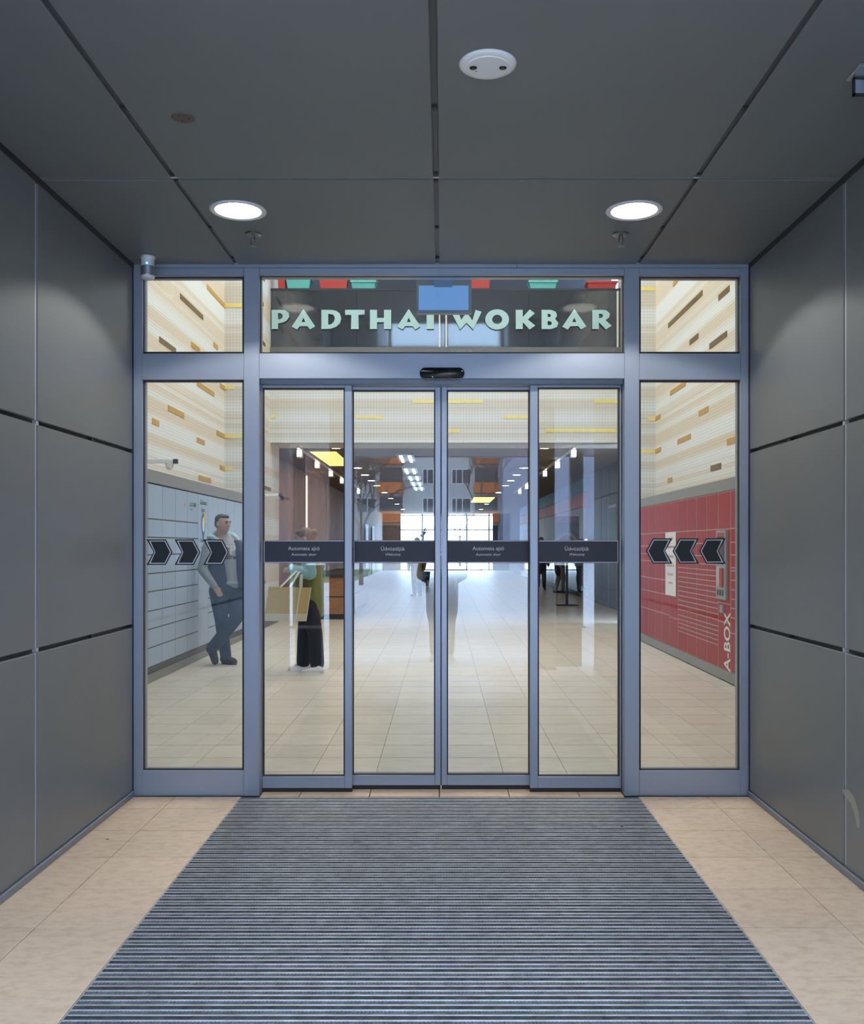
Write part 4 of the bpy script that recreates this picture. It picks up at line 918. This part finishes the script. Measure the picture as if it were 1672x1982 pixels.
# --- the man leaning against the pale lockers
YMn = 11.35
def m_(px, py, dy=0): return P(px, py, YMn, dy)
Rm = frame(-math.radians(122), math.radians(-4))            # facing across and slightly to the doors
hc = m_(431.5, 1014, 0)
hipA, kneeA, ankA = m_(425, 1142, -0.06), m_(433, 1198, -0.12), m_(436, 1264, -0.02)
hipB, kneeB, ankB = m_(457, 1140, 0.06), m_(463, 1194, -0.16), m_(418, 1252, -0.17)
shA, elA, wrA = m_(407, 1056, -0.09), m_(397, 1101, -0.13), m_(422, 1133, -0.17)
shB, elB, wrB = m_(463, 1053, 0.13), m_(477, 1098, 0.16), m_(480, 1132, 0.06)
chest, belly, pel = m_(435, 1075, 0.02), m_(437, 1108, 0.0), m_(441, 1136, 0.0)
body = [('c', [(m_(434, 1044, 0.03), 0.075), (chest, 0.12), (belly, 0.11), (pel, 0.115)]), ('c', [(shA, 0.062), (m_(434, 1051, 0.03), 0.09), (shB, 0.062)]),
        ('c', [(hipA, 0.09), (kneeA, 0.058), (ankA, 0.042)]), ('c', [(hipB, 0.09), (kneeB, 0.058), (ankB, 0.042)]),
        ('c', [(shA, 0.055), (elA, 0.044), (wrA, 0.031)]), ('c', [(shB, 0.055), (elB, 0.044), (wrB, 0.031)]),
        ('c', [(ankA, 0.042), (ankA+Vector((0.02, -0.02, -0.06)), 0.03)]), ('c', [(ankB, 0.042), (ankB+Vector((0.0, -0.01, -0.10)), 0.025)])]
body += head_parts(hc, Rm, 1.0)+hand_parts(wrA, (0.55, -0.15, -0.8), (0, 0.5, -0.5), 0.95, 0.2)+hand_parts(wrB, (0.0, -0.1, -1.0), (-0.6, -0.5, 0), 0.95, 0.3)
man = remeshed('person', body, M['skin'], None, 0.0085, 2)
tag(man, 'man in dark denim vest and pale blue hood leaning on the lockers, legs crossed', 'person')
face_details(hc, Rm, man)
hv = lambda x, y, z: hc+Rm @ Vector((x, y, z))
remeshed('hair', [('e', hv(0, -0.030, 0.048), (0.079, 0.084, 0.072), Rm), ('e', hv(0, -0.048, 0.0), (0.076, 0.062, 0.066), Rm), ('e', hv(0, 0.016, 0.086), (0.062, 0.062, 0.030), Rm), ('e', hv(0, -0.015, 0.024), (0.081, 0.066, 0.046), Rm)], M['hair'], man, 0.009, 2)
remeshed('hoodie_sleeve', [('c', [(shA+Vector((0.01, 0, 0)), 0.075), (elA, 0.062), (elA+(wrA-elA)*0.85, 0.050), (wrA, 0.043)])], M['sleeve'], man, 0.012, 3)
remeshed('hoodie_sleeve', [('c', [(shB, 0.075), (elB, 0.062), (wrB, 0.046)])], M['sleeve'], man, 0.012, 3)
remeshed('tee_shirt', [('c', [(m_(437, 1043, 0.02), 0.068), (m_(442, 1060, -0.02), 0.10), (m_(447, 1085, -0.02), 0.125), (m_(449, 1108, -0.015), 0.13), (m_(450, 1124, -0.01), 0.128)]), ('e', m_(450, 1129, -0.01), (0.135, 0.14, 0.035))], M['tee'], man, 0.012, 3)
remeshed('denim_vest', [('c', [(m_(411, 1054, -0.05), 0.070), (m_(418, 1072, -0.05), 0.115), (m_(425, 1100, -0.05), 0.135), (m_(428, 1126, -0.05), 0.135)]), ('c', [(m_(413, 1056, 0.04), 0.075), (m_(424, 1080, 0.05), 0.13), (m_(430, 1124, 0.05), 0.13)])], M['denimv'], man, 0.012, 3)
remeshed('denim_vest', [('c', [(m_(458, 1053, 0.04), 0.06), (m_(469, 1075, -0.04), 0.085), (m_(474, 1105, -0.06), 0.095), (m_(477, 1128, -0.06), 0.095)])], M['denimv'], man, 0.012, 3)
remeshed('hood', [('c', [(m_(406, 1040, -0.03), 0.030), (m_(413, 1034, 0.05), 0.044), (m_(424, 1034, 0.10), 0.05), (m_(446, 1037, 0.12), 0.045), (m_(456, 1042, 0.05), 0.030), (m_(464, 1055, 0.02), 0.022), (m_(468, 1068, 0.02), 0.016)]),
                  ('c', [(m_(406, 1040, -0.04), 0.030), (m_(415, 1040, -0.09), 0.034), (m_(425, 1046, -0.11), 0.022)])], M['hood'], man, 0.009, 2)
remeshed('jeans', [('c', [(m_(442, 1128, 0), 0.132), (m_(440, 1143, 0), 0.145)]), ('c', [(hipA, 0.115), (hipA+(kneeA-hipA)*0.5, 0.100), (kneeA, 0.080), (kneeA+(ankA-kneeA)*0.5, 0.074), (ankA+Vector((0.01, 0, -0.03)), 0.068)]),
                   ('c', [(hipB, 0.115), (hipB+(kneeB-hipB)*0.5, 0.100), (kneeB, 0.080), (kneeB+(ankB-kneeB)*0.5, 0.078), (ankB+Vector((-0.01, 0, 0.0)), 0.070)])], M['jeans'], man, 0.012, 2)
h = m_(428, 1280, 0.04); h.z = 0.0
shoe('boot', h, h+Vector((0.20, -0.15, 0)), 0.13, 0.058, M['boot'], man, M['black'])
b1 = m_(412, 1246, -0.14); b2 = m_(421, 1286, -0.17); b2.z = 0.004
shoe('boot', b1+Vector((-0.045, 0, 0.0)), b2, 0.12, 0.058, M['boot'], man, None, Vector((0.9, -0.3, 0.35)))
yt = YMn-0.185
text('shirt_print', 'SP', 0.14, m_(450, 1064, -0.135), R_FRONT, MW, man, bold=0.03, height=0.11); text('shirt_print', 'ndre', 0.15, m_(450, 1077.5, -0.155), R_FRONT, MI, man, bold=0.03, height=0.06)

# --- the woman with the tote bag
YW = 10.62
def f_(px, py, dy=0): return P(px, py, YW, dy)
Rw = frame(math.radians(90), math.radians(-14))             # facing along the doors towards the pale lockers
hc2 = f_(589.5, 1042, 0)
sh1, el1, wr1 = f_(596, 1073, -0.17), f_(604, 1108, -0.19), f_(572, 1100, -0.25)
sh2, el2, wr2 = f_(596, 1073, 0.17), f_(602, 1108, 0.19), f_(576, 1104, 0.14)
hp1, kn1, an1 = f_(601, 1170, -0.085), f_(612, 1226, -0.09), f_(616, 1288, -0.10)
hp2, kn2, an2 = f_(594, 1170, 0.085), f_(588, 1228, 0.08), f_(585, 1283, 0.09)
an1.z = 0.085; an2.z = 0.085
body = [('c', [(f_(594, 1062, 0), 0.07), (f_(594, 1085, 0), 0.115), (f_(596, 1125, 0), 0.115), (f_(598, 1160, 0), 0.135)]), ('c', [(sh1, 0.055), (f_(595, 1068, 0), 0.075), (sh2, 0.055)]),
        ('c', [(hp1, 0.085), (kn1, 0.055), (an1, 0.038)]), ('c', [(hp2, 0.085), (kn2, 0.055), (an2, 0.038)]), ('c', [(sh1, 0.048), (el1, 0.042), (wr1, 0.028)]), ('c', [(sh2, 0.048), (el2, 0.042), (wr2, 0.028)]),
        ('c', [(an1, 0.038), (an1+Vector((-0.10, 0, -0.05)), 0.03)]), ('c', [(an2, 0.038), (an2+Vector((-0.10, 0, -0.05)), 0.03)])]
body += head_parts(hc2, Rw, 0.96)+hand_parts(wr1, (-0.95, 0.0, -0.15), (0, 0.8, -0.4), 0.85, 0.8)+hand_parts(wr2, (-0.95, -0.1, -0.1), (0, -0.8, -0.4), 0.85, 0.8)
wom = remeshed('person', body, M['skin'], None, 0.0085, 2)
tag(wom, 'woman in an olive coat with light teal sleeves carrying a tote bag on her forearm', 'person')
face_details(hc2, Rw, wom, 0.96, 'hairb')
hv = lambda x, y, z: hc2+Rw @ (Vector((x, y, z))*0.96)
remeshed('hair', [('e', hv(0, -0.020, 0.046), (0.084, 0.094, 0.080), Rw), ('e', hv(0, -0.05, 0.0), (0.080, 0.070, 0.08), Rw), ('e', hv(0, -0.125, 0.035), (0.045, 0.040, 0.048), Rw), ('e', hv(0, 0.03, 0.085), (0.066, 0.058, 0.03), Rw)], M['hairb'], wom, 0.009, 2)
bm = bmesh.new(); bmesh.ops.create_icosphere(bm, subdivisions=2, radius=0.016, matrix=Matrix.Translation(hv(0, -0.10, 0.085))); from_bm('hair_tie', bm, M['black'], wom, True)
remeshed('coat', [('c', [(f_(596, 1064, 0), 0.09), (f_(596, 1085, 0), 0.15), (f_(599, 1125, 0), 0.155), (f_(603, 1160, 0), 0.165), (f_(604, 1176, 0), 0.155)]), ('c', [(sh1, 0.075), (sh2, 0.075)]),
                  ('c', [(f_(582, 1090, 0.04), 0.1), (f_(578, 1125, 0.05), 0.10), (f_(582, 1160, 0.05), 0.11)]), ('e', f_(603, 1180, 0), (0.155, 0.16, 0.06))], M['olive'], wom, 0.012, 3)
remeshed('sleeve', [('c', [(sh1, 0.075), (f_(602, 1092, -0.20), 0.078), (el1, 0.080), (f_(588, 1106, -0.24), 0.068), (wr1, 0.052)])], M['knit'], wom, 0.011, 3)
remeshed('sleeve', [('c', [(sh2, 0.072), (el2, 0.068), (wr2, 0.046)])], M['knit'], wom, 0.012, 3)
remeshed('trousers', [('c', [(f_(599, 1165, 0), 0.14), (f_(599, 1178, 0), 0.135)]), ('c', [(hp1, 0.105), (kn1, 0.085), (an1+Vector((0, 0, 0.02)), 0.082)]), ('c', [(hp2, 0.105), (kn2, 0.085), (an2+Vector((0.0, 0, 0.02)), 0.080)])], M['blackcloth'], wom, 0.012, 2)
h = Vector((an1.x+0.09, an1.y-0.06, 0)); shoe('sneaker', h, h+Vector((-0.265, -0.05, 0)), 0.085, 0.046, M['shoew'], wom, M['webbing'])
h = Vector((an2.x+0.055, an2.y, 0)); shoe('sneaker', h, h+Vector((-0.225, -0.05, 0)), 0.085, 0.044, M['shoew'], wom, M['webbing'])
# tote bag hanging from her forearm
bg_ = thing('tote_bag', 'tan tote bag with white edges and straps hanging from the woman', 'bag', (0, 0, 0))
ax = Vector((1.0, 0.16, -0.03)).normalized(); dz = Vector((0.15, -0.02, 1.0)).normalized(); dp = Vector((0.55, 0.83, -0.05)).normalized()
bl = f_(523, 1196, -0.42); Wd, Hh, Dp = 0.345, 0.375, 0.17
c8 = lambda u, v, w_: bl+ax*(Wd*u)+dz*(Hh*v)+dp*(Dp*w_)
def sheet(name, q, m, t=0.003):
    bm = bmesh.new(); n_ = (Vector(q[1])-Vector(q[0])).cross(Vector(q[3])-Vector(q[0])).normalized(); add_quad_prism(bm, q, n_, t); return from_bm(name, bm, m, bg_)
MK = mat('kraft_base_cloth', (0.64, 0.60, 0.47), 0.85, noise=(60, 0.1))
sheet('front_panel', [c8(0, .22, 0), c8(1, .22, 0), c8(1, 1, 0), c8(0, 1, 0)], M['jute']); sheet('front_base', [c8(0, 0, 0), c8(1, 0, 0), c8(1, .22, 0), c8(0, .22, 0)], MK)
sheet('back_panel', [c8(0, 0, 1), c8(1, 0, 1), c8(1, 1, 1), c8(0, 1, 1)], M['jute']); sheet('bottom_panel', [c8(0, 0, 0), c8(1, 0, 0), c8(1, 0, 1), c8(0, 0, 1)], M['jute'])
sheet('side_panel', [c8(1, .22, 0), c8(1, .22, 1), c8(1, 1, 1), c8(1, 1, 0)], M['jute']); sheet('side_base', [c8(1, 0, 0), c8(1, 0, 1), c8(1, .22, 1), c8(1, .22, 0)], MK); sheet('side_panel', [c8(0, 0, 0), c8(0, 0, 1), c8(0, 1, 1), c8(0, 1, 0)], M['jute'])
for u, w_ in ((0, 0), (1, 0), (1, 1)):
    bm = bmesh.new(); add_tube(bm, c8(u, 0, w_), c8(u, 1, w_), 0.007, 0.007, 8); from_bm('edge_binding', bm, M['webbing'], bg_)
top = f_(588, 1097, -0.28)
for q, w_ in ((0.36, 0), (0.66, 0), (0.66, 1), (0.9, 0.4)):
    a = c8(q, 0.97, w_); tp = top+Vector((0.02*(q > 0.5), 0, 0.0)); n_ = Vector((1, 0, 0))*0.014
    bm = bmesh.new(); add_quad_prism(bm, [a-n_, a+n_, tp+n_, tp-n_], (0, -1, 0), 0.003); from_bm('strap', bm, M['webbing'], bg_)

# --- distant people, simple but whole
def walker(x, y, yaw, hgt, coat, legs, label, coat_len=0.5, hairm='hair', stride=0.0, bulk=1.0, arms=0.0):
    s = hgt/1.75; R = frame(yaw); o = Vector((x, y, 0)); v = lambda a, b, c: o+R @ (Vector((a, b, c))*s)
    hc_ = v(0, 0.02, 1.62)
    wr = [v(sx*(0.24-0.14*arms), 0.05+0.33*arms, 0.82+0.5*arms) for sx in (-1, 1)]; el = [v(sx*0.25, -0.03+0.1*arms, 1.10) for sx in (-1, 1)]; sh = [v(sx*0.18, 0, 1.40) for sx in (-1, 1)]
    hp = [v(sx*0.09, 0, 0.90) for sx in (-1, 1)]; kn = [v(sx*0.095, 0.04+sx*stride*0.5, 0.48) for sx in (-1, 1)]; an = [v(sx*0.10, sx*stride-0.02, 0.08) for sx in (-1, 1)]
    b = [('c', [(v(0, 0, 1.43), 0.06*s), (v(0, 0, 1.25), 0.13*s), (v(0, 0, 0.95), 0.13*s)]), ('c', [(sh[0], 0.055*s), (sh[1], 0.055*s)])]
    for k in (0, 1):
        b += [('c', [(hp[k], 0.085*s), (kn[k], 0.055*s), (an[k], 0.04*s)]), ('c', [(sh[k], 0.05*s), (el[k], 0.042*s), (wr[k], 0.03*s)])]
        b += hand_parts(wr[k], R @ Vector((0, 0.2+arms, -0.9+0.9*arms)), R @ Vector((1-2*k, 0, 0)), 0.9*s, 0.4)
    b += head_parts(hc_, R, s)
    p = remeshed('person', b, M['skin'], None, 0.013, 2); tag(p, label, 'person')
    hv_ = lambda a, bb, c: hc_+R @ (Vector((a, bb, c))*s)
    remeshed('hair', [('e', hv_(0, -0.022, 0.045), (0.083*s, 0.092*s, 0.08*s), R), ('e', hv_(0, -0.05, 0.0), (0.077*s, 0.065*s, 0.08*s), R)], M[hairm], p, 0.014, 2)
    q = bulk*s
    c_ = [('c', [(v(0, 0, 1.42), 0.09*s), (v(0, 0, 1.25), 0.165*q), (v(0, 0, 0.95), 0.165*q), (v(0, 0, 1.35-coat_len*1.35), 0.16*q)]), ('c', [(sh[0], 0.075*q), (sh[1], 0.075*q)])]
    for k in (0, 1): c_.append(('c', [(sh[k], 0.075*q), (el[k], 0.065*q), (wr[k], 0.048*q)]))
    remeshed('coat', c_, M[coat], p, 0.016, 2)
    remeshed('trousers', [('c', [(hp[0], 0.11*s), (hp[1], 0.11*s)])]+[('c', [(hp[k], 0.105*s), (kn[k], 0.078*s), (an[k]+Vector((0, 0, 0.03)), 0.06*s)]) for k in (0, 1)], M[legs], p, 0.016, 2)
    for k in (0, 1):
        hl = an[k]+R @ Vector((0, -0.07*s, 0)); hl.z = 0
        shoe('shoe', hl, hl+R @ Vector(((2*k-1)*0.05, 0.27*s, 0)), 0.09, 0.046, M['shoew'] if coat == 'puffer' else M['boot'], p)
    return p
walker(PX(807, 26.6), 26.6, math.radians(20), 1.68, 'yellow', 'blackcloth', 'distant walker in a knee length mustard coat and dark trousers', 0.62, 'hair', 0.06)
walker(PX(1047, 30.5), 30.5, math.radians(170), 1.72, 'blackcloth', 'blackcloth', 'distant walker all in black by the shopfront', 0.5, 'hair', 0.05)
walker(PX(1083, 28.4), 28.4, math.radians(-80), 1.76, 'boot', 'greycloth', 'distant walker in grey trousers passing the shopfront', 0.5, 'hair', 0.08)
walker(-0.01, -0.72, 0.0, 1.70, 'puffer', 'jeans', 'photographer in a dark teal padded jacket and jeans mirrored in the door glass', 0.55, 'hair', 0.0, 1.28, arms=0.45)

for x, lab in ((-1.19, 'on the bag carrier side'), (1.17, 'on the red locker side')):  # unseen columns, added to block the bright street from the door reflections
    t = thing('added_portal_column', 'slim grey column added at the portal mouth to darken reflections '+lab, 'column', (x, -0.02, -0.012))
    box('shaft', -0.12, 0.12, -0.09, 0.09, 0, ZC+0.006, M['panel'], t, 0.006); box('base_plate', -0.14, 0.14, -0.11, 0.11, 0, 0.03, M['alu_dark'], t)
for x, lab in ((-1.60, 'under the footbridge, on the lawn side'), (1.50, 'under the footbridge, on the shop side')):  # guessed bins, placed to block bright ground mirrored in the outer door leaves
    t = thing('guessed_bin', 'guessed dark slim bin with a pale band '+lab.replace('under the footbridge', 'at the portal mouth'), 'bin', (x, -0.42, 0))
    box('body', -0.155, 0.155, -0.12, 0.12, -0.012, 1.15, M['darkpanel'], t, 0.006); box('band', -0.157, 0.157, -0.122, 0.122, 0.44, 0.475, M['paving'], t); box('lid', -0.165, 0.165, -0.13, 0.13, 1.15, 1.19, M['black'], t, 0.005)

# ------------------------------------------------------------------ street side, seen mirrored in the glass
g = structure('floor_plaza')
box('paving', -120, 120, -120, YM-0.05, -0.3, -0.012, M['paving'], g); box('paving_far', -120, 120, 56, 140, -0.3, -0.02, M['paving'], g)
for sgn in (-1, 1):
    a, b = sorted((sgn*2.0, sgn*14)); tag(box('wall_street_'+('left' if sgn < 0 else 'right'), a, b, YM-0.02, 5.30, -0.05, 9.5, M['stone']), kind='structure')
tag(box('wall_street_top', -2.0, 2.0, YM-0.02, 5.30, ZC+0.42, 9.5 if False else 6.5, M['stone']), kind='structure')
tag(box('lawn', -40, -3.6, -46, -26, -0.05, -0.004, M['grass']), 'flat strip of green lawn beyond the plaza paving', 'grass', kind='stuff')
ab = thing('apartment_building', 'pale panel apartment building with orange balconies mirrored in the door glass', 'building', (0, -80, 0))
box('wall', -9.4, 5.7, -8, 0, 0, 25, M['stone'], ab); box('roof', -9.6, 5.9, -8.4, 0.4, 25, 25.6, M['greywall'], ab)
wm = bmesh.new(); add_box(wm, -0.98, 0.98, 0, 0.08, 0, 1.5); wmesh = from_bm('window', wm, M['white'], ab); wmesh.location = (0, 0.0, 0)
pm = bmesh.new(); add_box(pm, -0.45, 0.05, 0.08, 0.12, 0.1, 1.4); add_box(pm, 0.15, 0.85, 0.08, 0.12, 0.1, 1.4); add_box(pm, -0.88, -0.55, 0.08, 0.12, 0.1, 1.4); pmesh = from_bm('pane', pm, M['pane'], wmesh)
bmx = bmesh.new(); add_box(bmx, -1.2, 1.2, 0, 1.1, 0, 1.05); bmesh_o = from_bm('balcony', bmx, M['balc'], ab)
om = bmesh.new(); add_box(om, -1.1, 1.1, 0.0, 0.06, 1.05, 2.5); omesh = from_bm('opening', om, M['pane'], bmesh_o)
for fl_ in range(8):
    z = 0.9+2.8*fl_
    for x, kind_ in ((1.8, 'w'), (-1.0, 'w'), (-7.4, 'w'), (-5.0, 'b'), (4.2, 'b')):
        src = wmesh if kind_ == 'w' else bmesh_o
        c = src if (fl_ == 0 and x in (1.8, -5.0)) else tree_copy(src, ab)
        c.location = (x, 0, z+0.9 if kind_ == 'w' else z)
def plain_block(name, label, x0, x1, y, h, m, cols):
    b = thing(name, label, 'building', ((x0+x1)/2, y, 0)); hw = (x1-x0)/2
    box('wall', -hw, hw, -5.0, 0, 0, h, m, b); box('roof', -hw, hw, -5.0, 0.3, h, h+0.5, M['greywall'], b)
    for x in cols:
        for fl_ in range(int(h/2.9)):
            f = box('window', x-0.8, x+0.8, 0, 0.06, 1.0+2.9*fl_, 2.5+2.9*fl_, M['plaster'], b); box('pane', x-0.7, x+0.7, 0.06, 0.08, 1.1+2.9*fl_, 2.4+2.9*fl_, M['pane'], f)
plain_block('brick_building', 'red brown brick building beside the apartment block, mirrored in the door glass', -42, -9.2, -74, 24, mat('red_brown_brick', (0.22, 0.11, 0.08), 0.9, noise=(2, 0.3)), (6, 11, -2, -9))
plain_block('office_building', 'plain lilac grey building beside the apartment block, mirrored in the door glass', 5.45, 40, -74, 22, mat('lilac_grey_render', (0.30, 0.30, 0.36), 0.9, noise=(1, 0.1)), (-6, 2, 8))

def bare_tree(x, y, hgt, label, seed):
    rnd = random.Random(seed); bt = bmesh.new()
    t = thing('bare_tree', label, 'tree', (x, y, 0))
    bt0 = bmesh.new(); add_tube(bt0, (0, 0, -0.002), (0, 0, hgt*0.36), 0.085, 0.055, 10); from_bm('trunk', bt0, M['bark'], t)
    def grow(p, d, L, r, lv):
        e = p+d*L; add_tube(bt, p, e, r, r*0.7, 4, False)
        if lv == 0: return
        for k in range(3 if lv > 1 else 4):
            ax_ = Vector((rnd.uniform(-1, 1), rnd.uniform(-1, 1), rnd.uniform(-0.2, 0.6)))
            nd = (d*0.9+ax_*0.75).normalized(); grow(p+d*L*rnd.uniform(0.55, 1.0), nd, L*rnd.uniform(0.62, 0.85), r*0.62, lv-1)
    for k in range(4): grow(Vector((0, 0, hgt*0.32)), Vector((math.cos(k*1.57)*0.5, math.sin(k*1.57)*0.5, 1)).normalized(), hgt*0.2, 0.034, 6)
    tag(from_bm('branches', bt, M['bark'], t), kind='stuff')
bare_tree(-3.0, -23.5, 6.3, 'slim bare tree standing by the lawn edge, mirrored in the door glass', 3)
bare_tree(-8.2, -24, 8.0, 'bare tree farther out on the lawn, mirrored in the door glass', 5)
bare_tree(2.0, -38, 9.5, 'tall bare tree in front of the apartment windows, mirrored in the door glass', 9)
bare_tree(1.2, 66, 6.0, 'bare tree outside the glazing at the far corridor end', 12)
bare_tree(-5.4, -33, 9.0, 'bare tree between the brick building and the lawn, mirrored in the door glass', 21)
bare_tree(-11.6, -40, 11.0, 'broad bare tree in front of the brick building, mirrored in the door glass', 22)
